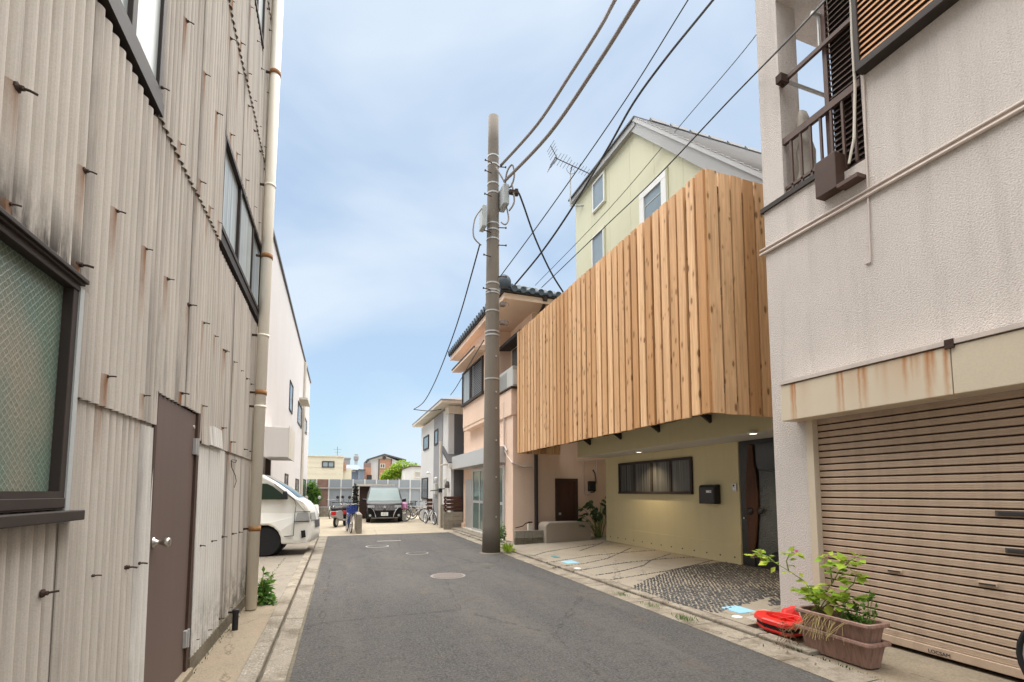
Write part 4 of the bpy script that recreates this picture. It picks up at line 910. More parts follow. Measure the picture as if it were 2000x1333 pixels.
MB().hexa([(XG-.16, YL+.16, zL+.052), (13.2, YL+.16, zL+.052), (13.2, YA-.05, ap.z+.103), (XG-.16, YA-.05, ap.z+.103)], [(XG-.16, YL+.16, zL+.09), (13.2, YL+.16, zL+.09), (13.2, YA-.05, ap.z+.14), (XG-.16, YA-.05, ap.z+.14)]).build('roof_sheet', 'dark_roof', rf)
for k in range(9): MB().hexa([rpt(XG+.25+k*.55, -.06, .13), rpt(XG+.70+k*.55, -.06, .13), rpt(XG+.70+k*.55, .10, .13), rpt(XG+.25+k*.55, .10, .13)], [rpt(XG+.25+k*.55, -.06, .19), rpt(XG+.70+k*.55, -.06, .19), rpt(XG+.70+k*.55, .10, .155), rpt(XG+.25+k*.55, .10, .155)]).build('ridge_cap', 'dark_roof', rf)
# windows on the upper wall
def gwin(a, b, c, d, fr=.05, mat='white_pl', bars=False):
    p, q = onx(a, b, XG), onx(c, d, XG); y1, y0, z1, z0 = p.y, q.y, max(p.z, 0), q.z
    f = MB().box(XG-.05, XG+.02, y0, y1, z1-fr, z1).box(XG-.05, XG+.02, y0, y1, z0, z0+fr).box(XG-.048, XG+.02, y0, y0+fr, z0+fr, z1-fr).box(XG-.048, XG+.02, y1-fr, y1, z0+fr, z1-fr).build('window', mat, gh, bevel=.006)
    MB().box(XG-.018, XG+.0, y0+fr-.002, y1-fr+.002, z0+fr-.002, z1-fr+.002).build('pane', 'glass_pale', f)
    MB().box(XG-.03, XG-.0, y0-.03, y0-.001, z0-.03, z1+.03).box(XG-.03, XG, y0, y1, z0-.03, z0-.001).build('edge_trim', 'green_wall', f)  # wall-coloured strip along the window's near side and foot
    if bars: MB().box(XG-.026, XG-.0185, y0+fr, y1-fr, (z0+z1)/2+.2, (z0+z1)/2+.225).build('glazing_bar', 'grey_pl', f)
gwin(1159, 362, 1183, 393, .045); gwin(1158, 467, 1183, 560, .045); gwin(1251, 381, 1306, 440, .17, 'white_pl', True)
# lower window
MT['net'] = curtain_glass('dim_net_curtain_glass', (.035, .035, .034), (.15, .15, .145), 40)
p, q = onx(1210, 906, XL), onx(1355, 966, XL); y1, y0, z1, z0 = p.y, q.y, p.z, q.z
f = MB().box(XL-.05, XL+.02, y0, y1, z1-.06, z1).box(XL-.06, XL+.02, y0, y1, z0, z0+.06).box(XL-.048, XL+.02, y0, y0+.06, z0+.06, z1-.06).box(XL-.048, XL+.02, y1-.06, y1, z0+.06, z1-.06)
wl_ = y1-y0
for k in (1, 2, 3): f.box(XL-.04, XL+.01, y0+wl_*k/4-.04, y0+wl_*k/4+.04, z0+.06, z1-.06)
f = f.build('window', 'bronze', lw, bevel=.004)
for k in range(4): MB().box(XL-.02+.008*(k % 2), XL-.012+.008*(k % 2), y0+wl_*k/4+.035, y0+wl_*(k+1)/4-.035, z0+.055, z1-.055).build('pane', ('net', 'net', 'net', 'net')[k] if k else 'glass_white', f) if k else MB().box(XL-.02, XL-.012, y0+.055, y0+wl_/4-.035, z0+.055, z1-.055).build('pane', curtain_glass('net_curtain_glass', (.05, .05, .048), (.22, .22, .21), 40), f)
# downlights
for a, b in ((1248, 882), (1471, 845)):
    p = onz(a, b, zb-.036); o = MB().lathe((p.x, p.y, zb-.060), [(.07, .0), (.085, .004), (.085, .026)], 20).build('downlight', 'white_pl', gh); MB().lathe((p.x, p.y, zb-.062), [(.055, 0), (.055, .003)], 18).build('lamp_disc', 'glow', o)
    ld = bpy.data.lights.new('downlight_lamp', 'SPOT'); ld.energy = 36; ld.spot_size = radians(120); ld.spot_blend = .8; ld.color = (1, .78, .48); ld.shadow_soft_size = .05; lo = bpy.data.objects.new('downlight_lamp', ld); COL.objects.link(lo); lo.location = (p.x, p.y, zb-.075)
# door
dy1 = 7.18
dd = MB().box(XL+.012, XL+.06, 6.9, dy1, .10, zb-.037).box(XL+.012, XL+.06, 5.0, 5.85, .10, zb-.037).box(XL+.012, XL+.06, 5.85, 6.9, 2.25, zb-.037).box(XL+.03, XL+.06, 5.85, 6.9, .1, 2.25).build('front_door', 'black', gh)
ppx = lambda a, b: (onx(1360+a/4.595, 840+b/4.595, XL).y, onx(1360+a/4.595, 840+b/4.595, XL).z)
wd = [ppx(a, b) for a, b in ((475, 125), (512, 135), (522, 300), (545, 400), (560, 560), (562, 760), (548, 960), (530, 1090), (478, 1080), (472, 900), (455, 700), (452, 500), (460, 300))]
MB().prism(wd, XL-.03, XL+.0115, 'x').build('carved_wood_strip', 'door_wood', dd, bevel=.012)
gpn = [ppx(a, b) for a, b in ((558, 365), (650, 372), (760, 400), (790, 800), (800, 1060), (640, 1130), (556, 1060), (570, 760), (565, 560))]
MB().prism(gpn, XL+.006, XL+.0118, 'x').build('door_glass', 'figured', dd)
gpn = [ppx(a, b) for a, b in ((515, 135), (660, 95), (760, 80), (780, 380), (640, 360), (548, 350), (525, 300))]
MB().prism(gpn, XL+.008, XL+.0119, 'x').build('door_glass', glass('smoky_glass', (.03, .035, .04), .15), dd)
for a in (500, 588): y_, z_ = ppx(a, 728); MB().lathe((XL-.062, y_, z_), [(.02, 0), (.06, .006), (.064, .02), (.05, .03)], 18, 'x').build('door_knob', 'black', dd, smooth=True)
y_, z_ = ppx(430, 792); MB().lathe((XL-.01, y_, z_), [(.016, 0), (.016, .022)], 10, 'x').build('lock', 'steel', dd)
# mailbox and intercom
p, q = onx(1376, 950, XL), onx(1409, 985, XL)
ya, yb2, z0, z1 = p.y, onx(1409, 960, XL-.12).y, q.z, onx(1395, 947, XL).z
mx_ = thing('mailbox', (XL, ya, z0), 'black wall mailbox with curved lid beside the door', 'mailbox')
MB().prism([(XL-.003, z0), (XL-.15, z0), (XL-.15, z1-.06), (XL-.13, z1-.015), (XL-.08, z1), (XL-.003, z1)], ya-.44, ya, 'y').build('body', 'black', mx_, bevel=.008)
MB().box(XL-.156, XL-.151, ya-.42, ya-.02, z0+.02, z1-.075).build('front_flap', 'black', mx_, bevel=.002)
MB().box(XL-.159, XL-.1565, ya-.36, ya-.22, z1-.16, z1-.115).build('name_label', 'plate', mx_)
text_mesh('name_print', '88', .034, 'print', mx_, Matrix.Translation((XL-.1602, ya-.335, z1-.138)) @ FACE_X)
MB().lathe((XL-.162, ya-.22, z0+.05), [(.016, 0), (.016, .006)], 12, 'x').build('latch', 'castd', mx_)
p = onx(1436, 952, XL); ic = thing('intercom', (XL, p.y, p.z), 'small silver intercom panel between mailbox and door', 'intercom')
MB().box(XL-.028, XL-.001, p.y-.05, p.y+.05, p.z-.075, p.z+.075).build('housing', 'alu', ic, bevel=.004)
MB().lathe((XL-.033, p.y+.01, p.z+.03), [(.02, 0), (.02, .006)], 14, 'x').build('camera_lens', 'black', ic); MB().box(XL-.031, XL-.0285, p.y-.02, p.y+.02, p.z-.05, p.z-.02).build('button', 'white_pl', ic)
# cedar balcony screen
XC, YF, YN = 4.77, 13.02, 5.31; sz0, sz1 = onx(1387, 807, XC).z, onx(1378, 325, XC).z
bf = MB()
for zz_ in (sz0+.35, (sz0+sz1)/2, sz1-.25): bf.box(XC+.057, XC+.084, YN+.06, YF-.06, zz_-.05, zz_+.05).box(XC+.09, XG, YN+.03, YN+.09, zz_-.05, zz_+.05).box(XC+.09, XG, YF-.09, YF-.03, zz_-.05, zz_+.05)
for yy in (6.7, 8.25, 9.75, 11.25): bf.bar((XC+.03, yy, sz0+.03), (XG+.01, yy, sz0+.36), .045, .09)
scr = bf.box(XC+.1, XG, YN+.1, YF-.1, sz0+.42, sz0+.50).build('balcony_screen', 'bronze', gh)
for yy in (5.45, 6.9, 8.37, 9.81, 11.28): MB().prism([(XG-.30, sz0+.30), (XG, sz0+.28), (XG, sz0+.17), (XG-.04, sz0+.13)], yy-.022, yy+.022, 'y').build('bracket', 'bronze', scr)
MB().box(XC+.085, XC+.095, YN+.12, YF-.5, sz0+.10, sz1-.22).box(XC+.13, XG, YN+.065, YN+.075, sz0+.10, sz1-.22).build('gap_shade_panel', 'brown_dark', scr)  # dark sheet added behind the slats so the gaps read as shade
pt = .2103; nf = int(round((YF-YN)/pt))
sv = [MB().box(0, .055, -.079, .079, -.5*(sz1-sz0), .5*(sz1-sz0)).mesh('slat', 'cedar') for _ in range(1)][0]
zm = (sz0+sz1)/2
for k in range(nf):
    yy = YN+pt/2+k*(YF-YN)/nf
    o = put('slat', sv, scr, Matrix.Translation((XC+rnd.uniform(-.004, .008), yy+rnd.uniform(-.006, .006), zm+rnd.uniform(-.006, .012))) @ Matrix.Rotation(rnd.uniform(-.012, .012), 4, 'Z') @ Matrix.Rotation(rnd.uniform(-.0016, .0016), 4, 'X'))
    b = o.modifiers.new('bevel', 'BEVEL'); b.width = .004; b.segments = 1
svr = MB().box(-.094, .094, 0, .040, -.5*(sz1-sz0), .5*(sz1-sz0)).mesh('slat', 'cedar')
for (Y_, s_) in ((YN, 1), (YF-.036, 1)):
    x = XC+.040+.1
    while x < XG-.02:
        put('slat', svr, scr, Matrix.Translation((x+rnd.uniform(-.005, .005), Y_+rnd.uniform(-.004, .006), zm+rnd.uniform(-.006, .01))) @ Matrix.Rotation(rnd.uniform(-.0016, .0016), 4, 'Y')); x += .2215
# television antenna on its bracket
an = thing('tv_antenna', (XG-.1, YL+.05, 8.6), 'thin aerial with many prongs on a mast at the green house corner', 'antenna')
b0 = onx(1128, 402, XG-.15); mt = ony(1114, 338, b0.y+.25); mbt = ony(1114, 402, b0.y+.25)
MB().tube([mbt, mt+Vector((0, 0, .05))], .022, 8).tube([b0+Vector((.15, -.05, 0)), mbt], .022, 8).build('mast', 'galv', an)
ba, bb = ony(1083, 308, mt.y-.1), ony(1152, 340, mt.y-.1)
bm_ = MB().tube([ba, bb], .014, 6)
for k in range(11):
    c = ba+(bb-ba)*(k+1)/12; h = .16 if k > 3 else .24; bm_.tube([c+Vector((0, -h, .02*k % .05)), c+Vector((0, h, 0))], .006, 5)
for s_ in (-1, 1):
    e = ba+Vector((-.12, 0, s_*.32)); bm_.tube([ba+Vector((.08, 0, 0)), e], .012, 5)
    for k in range(4): c = ba+(e-ba)*(k+1)/4.2; bm_.tube([c+Vector((0, -.24, 0)), c+Vector((0, .24, 0))], .006, 5)
bm_.tube([mt, (ba+bb)/2], .014, 6).torus((ba+bb)/2+Vector((-.05, 0, -.12)), .13, .007, 14, 4, 'y', pi, 2*pi)
bm_.build('aerial_prongs', 'castd', an)

# ------------------------------------------------------------------ peach house
XP, XU, YSd, YE = 4.75, 4.47, 13.3, 19.2
ph = thing('peach_house', (XP, 16, 0), 'peach stucco two storey house with blue grey tiled roof', 'house')
XK = 5.36
MB().box(XP, 12, YSd, YE, -.02, 3.9).build('lower_wall', 'peach', ph)
MB().box(XU, 12, 15.25, 18.25, 3.92, 6.95).box(XU+.25, 12, 18.25, YE, 3.92, 6.95).box(XK, 12, YSd, 15.25, 3.92, 6.95).build('upper_wall', 'peach', ph)
MB().box(XU+.02, XP, 15.3, 18.2, 3.80, 3.915).build('string_course', 'peach_trim', ph)
lg = MB().box(XP-.06, XK, 13.28, 15.2, 3.72, 4.50).build('balcony_box', 'peach', ph, bevel=.01)
MB().box(XP+.25, XK-.02, 13.265, 13.279, 3.86, 4.40).build('opening_shade', 'inside', lg)  # dark sheet painted as the shaded opening in the box's end
MB().box(XP-.10, XK, 13.2, 15.25, 4.505, 4.55).build('ledge', 'rusty', lg)
MB().tube([(4.95, 13.2, 4.5), (4.9, 13.18, 4.2), (5.02, 13.18, 4.0), (4.95, 13.18, 3.82)], .03, 6).tube([(5.0, 13.2, 4.5), (5.06, 13.16, 4.1), (4.9, 13.17, 3.9)], .02, 6).build('refrigerant_hose', 'offwhite', lg)
ac = thing('air_conditioner', (4.9, 14, 4.56), 'white air conditioner unit on the ledge of the peach house', 'air conditioner')
MB().box(4.78, 5.08, 13.42, 14.75, 4.60, 5.22).build('casing', 'box_grey', ac, bevel=.02)
mb = MB()
for k in range(9): mb.box(4.765, 4.785, 13.95, 14.7, 4.66+k*.055, 4.68+k*.055)
mb.build('grille', 'grey_pl', ac); MB().box(4.80, 5.06, 13.41, 13.425, 4.66, 5.1).build('side_panel', 'white_pl', ac); MB().box(4.82, 5.04, 13.5, 13.6, 4.556, 4.60).box(4.82, 5.04, 14.5, 14.6, 4.556, 4.60).build('foot', 'rubber', ac)
# recessed window with dark awning
o = MB().box(XK-.03, XK+.02, 13.5, 15.0, 5.0, 6.15).build('window', 'bronze', ph); MB().box(XK-.036, XK-.0305, 13.58, 14.2, 5.08, 6.07).box(XK-.036, XK-.0305, 14.28, 14.92, 5.08, 6.07).build('pane', 'glass', o)
MB().hexa([(4.93, 13.25, 6.16), (XK-.002, 13.25, 6.20), (XK-.002, 15.4, 6.20), (4.93, 15.4, 6.16)], [(4.93, 13.25, 6.27), (XK-.002, 13.25, 6.42), (XK-.002, 15.4, 6.42), (4.93, 15.4, 6.27)]).build('awning', 'bronze', ph, bevel=.01)
# front upper window with louvre panel and hood
fwz0, fwz1 = 4.78, 6.02
f = MB().box(XU-.07, XU, 15.4, 18.18, fwz1-.07, fwz1).box(XU-.09, XU, 15.35, 18.22, fwz0-.06, fwz0+.03).box(XU-.068, XU, 18.08, 18.18, fwz0+.03, fwz1-.07).box(XU-.066, XU, 15.4, 15.5, fwz0+.03, fwz1-.07).box(XU-.06, XU, 17.0, 17.1, fwz0+.03, fwz1-.07).build('window', 'bronze', ph)
MB().box(XU-.035, XU-.02, 16.6, 18.1, fwz0, fwz1-.05).build('pane', 'glass_white', f); MB().box(XU-.018, XU-.012, 15.5, 17.05, fwz0, fwz1-.05).build('louvre_back', 'inside', f)
ls2 = MB().hexa([(XU-.070, 15.5, -.02), (XU-.064, 15.5, -.02), (XU-.064, 16.75, -.02), (XU-.070, 16.75, -.02)], [(XU-.050, 15.5, .018), (XU-.044, 15.5, .018), (XU-.044, 16.75, .018), (XU-.050, 16.75, .018)]).mesh('louvre_slat', 'mid_grey')
z = fwz0+.08
while z < fwz1-.1: put('louvre_slat', ls2, f, Matrix.Translation((0, 0, z))); z += .06
MB().box(XU-.085, XU-.02, 16.75, 16.82, fwz0, fwz1-.05).build('louvre_stile', 'bronze', f)
MB().hexa([(4.08, 15.2, 6.12), (XU, 15.2, 6.14), (XU, 18.5, 6.14), (4.08, 18.5, 6.12)], [(4.08, 15.2, 6.22), (XU, 15.2, 6.34), (XU, 18.5, 6.34), (4.08, 18.5, 6.22)]).build('window_hood', 'peach_trim', ph, bevel=.01)
MB().box(4.06, 4.10, 15.18, 18.52, 6.20, 6.245).build('hood_edge', 'bronze', ph)
# roof
ex, ey0, ey1, ez = 4.18, 12.48, 19.5, 6.98
rise = .42
tip = [(ex, ey0, ez+.10), (13, ey0, ez+.10), (13, ey1, ez+.10), (ex, ey1, ez+.10)]; rg = [(7.8, 15.9, ez+.1+3.6*rise), (9.2, 15.9, ez+.1+3.6*rise), (9.2, 16.1, ez+.1+3.6*rise), (7.8, 16.1, ez+.1+3.6*rise)]
rf2 = MB().hexa(tip, rg).build('roof', 'tile', ph)
MB().box(ex+.06, 12.8, ey0+.06, ey1-.06, ez-.12, ez-.08).build('soffit', 'peach_trim', ph)
MB().box(ex+.03, ex+.062, ey0+.03, ey1-.03, ez-.13, ez+.03).box(ex+.062, 12.8, ey0+.03, ey0+.062, ez-.13, ez+.03).build('fascia', 'peach_trim', ph)
MB().box(ex-.03, ex+.028, ey0-.03, ey1, ez+.035, ez+.098).box(ex+.028, 12.8, ey0-.03, ey0+.028, ez+.035, ez+.098).build('gutter', 'bronze', ph, bevel=.012)
tm = MB(); tm.tube([(-.06, 0, .02), (.30, 0, .02+.36*rise*.9)], .085, 10).lathe((-.07, 0, .02), [(.095, 0), (.095, .03), (.06, .035)], 12, 'x').hexa([(-.04, .06, -.02), (.3, .06, .12), (.3, .22, .12), (-.04, .22, -.02)], [(-.04, .06, .01), (.3, .06, .15), (.3, .22, .15), (-.04, .22, .01)]); tm = tm.mesh('eave_tile', 'tile')
y = ey0+.12
while y < ey1: put('eave_tile', tm, rf2, Matrix.Translation((ex, y, ez+.13))); y += .27
x = ex+.30
while x < 7: put('eave_tile', tm, rf2, Matrix.Translation((x, ey0, ez+.13)) @ Matrix.Rotation(pi/2, 4, 'Z')); x += .27
hip = MB()
for k in range(12):
    c = Vector((ex+.10+k*.28, ey0+.10+k*.265, ez+.22+k*.28*rise)); hip.tube([c, c+Vector((.26, .25, .26*rise))], .12, 10)
hip.build('hip_tiles', 'tile', rf2, smooth=False)
MB().lathe((ex+.0, ey0-.02, ez+.30), [(.05, -.10), (.19, -.08), (.20, 0), (.15, .12)], 16, 'y').build('ridge_end_tile', 'tile', rf2, smooth=True)
MB().tube([(5.44, 12.55, 6.98), (5.44, 12.60, 6.82), (5.46, 13.18, 6.60), (5.46, 13.2, 5.5)], .045, 10).lathe((5.44, 12.52, 6.92), [(.07, 0), (.09, .12)], 10).build('downpipe', 'bronze', ph)
MB().tube([(5.44, 13.22, 5.5), (5.44, 13.22, .28)], .055, 10).build('downpipe', 'bronze', ph)
# shop front
bt, bbm = 3.05, 2.52
MB().box(XP-.50, XP, 13.95, 19.15, 2.36, 2.86).build('shop_band', 'alu', ph, bevel=.01)
f = MB().box(XP-.05, XP+.01, 14.0, 14.12, .10, 2.3).box(XP-.05, XP+.01, 17.55, 17.7, .10, 2.3).box(XP-.05, XP+.01, 14.12, 17.55, 2.22, 2.3).box(XP-.06, XP+.01, 14.12, 17.55, .08, .17).box(XP-.05, XP, 15.8, 15.9, .17, 2.22).box(XP-.048, XP, 14.12, 17.55, 1.08, 1.17).box(XP-.045, XP, 16.65, 16.75, .17, 2.22).box(XP-.045, XP, 14.95, 15.05, .17, 2.22).build('shop_door', 'alu', ph)
for a, b in ((14.12, 14.95), (15.05, 15.8), (15.9, 16.65), (16.75, 17.55)):
    for c, d in ((.17, 1.08), (1.17, 2.22)): MB().box(XP-.03, XP-.01, a-.001, b+.001, c-.001, d+.001).build('pane', 'glass_green', f)
MB().box(XP-.03, XP+.01, 17.85, 18.75, .10, 1.95).build('side_door', 'alu', ph, bevel=.005); MB().box(XP-.10, XP+.05, 13.95, 18.9, -.02, .10).build('threshold', 'offwhite', ph)
MB().box(XP-.08, XP, 18.8, YE, -.02, .25).build('plinth', 'peach', ph)
MB().tube([(XP-.05, 13.95, 4.2), (XP-.05, 13.95, 2.9), (XP-.05, 13.7, 2.7)], .028, 8).tube([onx(a, b, XP-.03) for a, b in ((985, 878), (992, 893), (1001, 905))]+[ony(1020, 912, YSd-.02), ony(1040, 912, YSd-.02)], .022, 8).build('service_pipe', 'conduit', ph)
# side wall door, vent, meters
p, q = ony(1084, 935, YSd), ony(1128, 1022, YSd)
f = MB().box(p.x, p.x+.09, YSd-.05, YSd, .35, p.z).box(q.x-.09, q.x, YSd-.05, YSd, .35, p.z).box(p.x+.09, q.x-.09, YSd-.05, YSd, p.z-.09, p.z).build('side_door', 'brown_dark', ph)
MB().box(p.x+.09, q.x-.09, YSd-.02, YSd, .8, p.z-.09).box(p.x+.09, q.x-.09, YSd-.035, YSd, .74, .80).box(p.x+.09, q.x-.09, YSd-.02, YSd, .35, .74).build('door_leaf', 'brown_board', f); MB().box(p.x+.10, p.x+.17, YSd-.05, YSd-.03, .80, .87).build('handle_plate', 'alu', f)
em = thing('electric_meter', (7.35, YSd, 1.2), 'black electricity meter with cables on the peach side wall', 'meter')
p, q = ony(1151, 940, YSd-.12), ony(1164, 960, YSd-.12)
MB().box(p.x, q.x, YSd-.14, YSd-.001, q.z, p.z).build('meter_case', 'black', em, bevel=.02); MB().tube([ony(a, b, YSd-.1) for a, b in ((1158, 918), (1162, 925), (1164, 940), (1160, 962), (1154, 962))], .02, 6).build('meter_cable', 'cable_dk', em)
MB().tube([ony(a, b, YSd-.03) for a, b in ((1140, 898), (1140, 962), (1144, 967), (1152, 967))], .018, 6).tube([ony(a, b, YSd-.03) for a, b in ((1166, 898), (1166, 945))], .022, 6).tube([ony(1130, 899, YSd-.03), ony(1182, 899, YSd-.03)], .012, 6).build('wall_pipes', 'conduit', ph)
# low wall, rounded trough, tap
cwt = thing('low_block_wall', (4.8, 12.9, 0), 'low grey block wall in front of the peach house tap', 'wall')
a, b = onz(1003, 1070, .07), onz(1066, 1066, .09)
X0, X1, Yb = 4.55, 5.55, 12.55
for k in range(2):
    MB().box(X0+k*.5+.003, X0+k*.5+.497, Yb, Yb+.12, .23, .43).build('block', 'block', cwt, bevel=.006); MB().box(X0+k*.5+.003, X0+k*.5+.497, Yb+.004, Yb+.12, .0, .225).build('block', 'base', cwt, bevel=.006)
p0, p1 = ony(1066, 1060, 12.4), ony(1155, 1052, 12.4)
tr = MB(); n = 8; r_ = .14; zt = ony(1110, 1020, 12.4).z; x0, x1 = p0.x, p1.x
poly = [(x0, .02), (x1, .02)]+[(x1-r_+r_*cos(t*pi/2/n), zt-r_+r_*sin(t*pi/2/n)) for t in range(n+1)]+[(x0+r_-r_*sin(t*pi/2/n), zt-r_+r_*cos(t*pi/2/n)) for t in range(n+1)]
tag(tr.prism(poly, 12.4, 12.95, 'y').build('concrete_trough', M('smooth_mortar', (.34, .29, .235), .85, .08, 3, .1, 90, .15, 60), None, bevel=.03), 'rounded grey concrete trough in front of the brown side door', 'trough')
tp = thing('garden_tap', (5.0, 12.8, .43), 'white standpipe with rusty tap behind the low block wall', 'tap')
MB().box(5.0, 5.10, 12.72, 12.82, .0, .62).build('standpipe', 'offwhite', tp); MB().tube([(5.05, 12.7, .64), (4.9, 12.68, .62), (4.82, 12.68, .55), (4.6, 12.68, .50)], .016, 6).box(5.01, 5.12, 12.72, 12.80, .622, .66).build('faucet', 'rusty', tp)

# ------------------------------------------------------------------ grey and white house
XH = 4.3
wh = thing('white_grey_house', (XH, 23, 0), 'white house with dark grey panels and shallow overhanging roof', 'house')
MB().box(XH, 11, 20.1, 27.2, -.02, 5.0).build('wall', 'white_house', wh)
MB().box(XH-.02, XH+.01, 21.2, 23.3, -.01, 5.0).build('accent_panel', 'mid_grey', wh); MB().box(XH+.25, 11, 20.07, 20.11, 2.4, 5.0).build('gable_panel', 'grey_panel', wh)
ez2 = 5.12
rf3 = MB().hexa([(XH-.42, 19.5, ez2), (11.4, 19.5, ez2), (11.4, 27.8, ez2), (XH-.42, 27.8, ez2)], [(XH-.42, 19.5, ez2+.13), (11.4, 19.5, ez2+.13), (11.4, 27.8, ez2+.13), (XH-.42, 27.8, ez2+.13)]).build('roof_eave', 'offwhite', wh)
MB().hexa([(XH-.45, 19.45, ez2+.131), (11.5, 19.45, ez2+.131), (11.5, 27.85, ez2+.131), (XH-.45, 27.85, ez2+.131)], [(7, 22, ez2+1.0), (8, 22, ez2+1.0), (8, 25, ez2+1.0), (7, 25, ez2+1.0)]).build('roof', 'dark_roof', rf3)
MB().box(XH-.02, 11, 20.0, 20.06, 4.75, 5.1).box(XH-.02, XH+.0, 20.05, 20.7, 4.8, 5.1).build('eave_board', 'offwhite', wh)
pw = MB().prism([(19.45, -.02), (21.1, -.02), (21.1, 3.36), (19.45, 2.66)], XH-.01, 8, 'x').build('porch', 'white_house', wh)
MB().hexa([(XH-.16, 19.2, 2.56), (8, 19.2, 2.56), (8, 21.05, 3.345), (XH-.16, 21.05, 3.345)], [(XH-.16, 19.2, 2.66), (8, 19.2, 2.66), (8, 21.05, 3.47), (XH-.16, 21.05, 3.47)]).build('porch_roof', 'dark_roof', pw)
MB().box(XH-.17, 8, 19.15, 19.2, 2.42, 2.62).box(XH-.10, 8, 19.2, 19.46, 2.40, 2.5).build('porch_fascia', 'offwhite', pw); MB().box(XH+.1, 8, 19.43, 19.452, 0, 2.4).build('porch_panel', 'grey_panel', pw)
for (a, b, c, d) in ((828.5, 848, 838, 880), (825, 934, 836, 974), (849.5, 863, 856.5, 887)):
    p, q = onx(a, b, XH), onx(c, d, XH); pz = onx(a, d, XH).z if d > 900 else q.z
    zlo = min(q.z, p.z); zhi = max(p.z, q.z); zlo = 1.1 if d > 900 else 3.66; zhi = 2.2 if d > 900 else 4.38
    f = MB().box(XH-.05, XH+.01, q.y, p.y, zlo, zlo+.07).box(XH-.05, XH+.01, q.y, p.y, zhi-.07, zhi).box(XH-.05, XH+.01, q.y, q.y+.09, zlo+.07, zhi-.07).box(XH-.05, XH+.01, p.y-.09, p.y, zlo+.07, zhi-.07).build('window', 'bronze', wh); MB().box(XH-.03, XH-.021, q.y+.08, p.y-.08, zlo+.06, zhi-.06).build('pane', 'glass', f)
f = MB().box(XH-.03, XH+.0, 20.3, 20.9, 1.15, 2.05).build('window', 'offwhite', wh); MB().box(XH-.036, XH-.031, 20.36, 20.84, 1.2, 2.0).build('pane', 'curtain', f)
MB().lathe((XH-.08, 19.8, 1.75), [(.10, -.12), (.12, 0), (.05, .16)], 10).build('wall_lamp', 'castd', wh)
MB().box(XH-.14, XH-.021, 22.2, 22.7, 1.35, 1.85).build('meter_box', 'box_grey', wh, bevel=.02)
MB().lathe((XH-.06, 22.4, 2.0), [(.07, 0), (.09, .1), (.03, .16)], 10).build('bell_lamp', 'white_pl', wh)
MB().lathe((XH-.1, 24.3, 2.35), [(.05, 0), (.09, .06), (.03, .14)], 10).build('security_lamp', 'white_pl', wh)
tp_ = thing('service_post', (4.08, 20.3, 0), 'slim pale service post in front of the white house', 'post')
p = onz(857, 1026, 0)
MB().tube([(4.02, 20.3, 0), (4.02, 20.3, 3.6)], .055, 10).build('pipe', 'offwhite', tp_); MB().box(4.08, 4.25, 20.1, 20.4, 0, .95).build('post_base', 'block', tp_)
MB().tube([(4.02, 20.3, 2.55), (4.12, 20.2, 2.62), (4.35, 20.1, 2.62)], .045, 8).build('elbow', 'offwhite', tp_); MB().tube([(3.6, 20.25, 1.52), (4.0, 20.25, 1.56), (4.2, 20.2, 1.62)], .02, 6).box(3.95, 4.1, 20.2, 20.35, 1.45, 1.62).build('hose_clip', 'black', tp_)
# brown board fence on block wall
bfn = thing('board_fence', (4.25, 18.7, 0), 'dark brown four board fence on a low block wall', 'fence')
for k in range(4): MB().box(3.97, 4.72, 19.26, 19.30, .74+k*.145, .86+k*.145).build('board', 'brown_board', bfn, bevel=.004)
MB().box(4.02, 4.07, 19.30, 19.35, .62, 1.30).build('fence_post', 'brown_dark', bfn)
for k in range(3): MB().box(3.70, 3.95, 21.6, 21.64, .70+k*.17, .84+k*.17).build('board', 'brown_board', bfn)
for r_ in range(4):
    for c in range(2): MB().box(3.97+c*.38-.0+(.0), 3.97+c*.38+.376, 19.2, 19.32, r_*.17, r_*.17+.166).build('block', 'block', bfn, bevel=.005)
mb = MB()
for k in range(4): mb.box(4.02, 4.09, 19.255, 19.259, .78+k*.145, .80+k*.145)
mb.build('bolt_plate', 'alu', bfn)

# ------------------------------------------------------------------ far fence, block walls
YFc = 31.5
ff = thing('panel_fence', (1.7, YFc, 0), 'long blue grey steel panel fence with white posts behind the parking', 'fence')
xs = [-1.9+k*.69 for k in range(11)]
zt = 2.22
for i in range(len(xs)-1):
    mat = 'fence_grey' if i else 'fence_grey'; o = MB().box(xs[i]+.02, xs[i+1]-.02, YFc, YFc+.03, .5, zt).build('panel', mat, ff)
    if xs[i] < -.6 and i == 1: o.data.materials[0] = M('rusty_panel', (.28, .17, .14), .7, .5, 5, .2, 30); o['label'] = 'rust brown mottled panel beside the creeper'
for x in xs: MB().box(x-.035, x+.035, YFc-.05, YFc+.0, .4, zt+.02).build('post', 'fence_white', ff)
for z in (1.70, .56): MB().box(-1.9, 5.0, YFc-.085, YFc-.052, z-.035, z+.035).build('rail', 'alu', ff)
bw_ = thing('block_wall', (1.5, 31.2, 0), 'long low concrete block wall under the steel panel fence', 'wall')
for r_ in range(3):
    x = -1.9-(.2 if r_ % 2 else 0)
    while x < 5: MB().box(x+.004, x+.396, 31.15, 31.3, r_*.17, r_*.17+.165).build('block', 'block', bw_); x += .4
bs_ = thing('block_pier', (.73, 18.6, 0), 'short low concrete block wall end beside the blue bicycle', 'wall')
for r_ in range(4):
    for c in range(6): MB().box(.66, .84, 18.35+c*.4+.003, 18.35+c*.4+.397, r_*.17, r_*.17+.166+(-.06*c if r_ == 3 and False else 0)).build('block', 'block', bs_, bevel=.006)
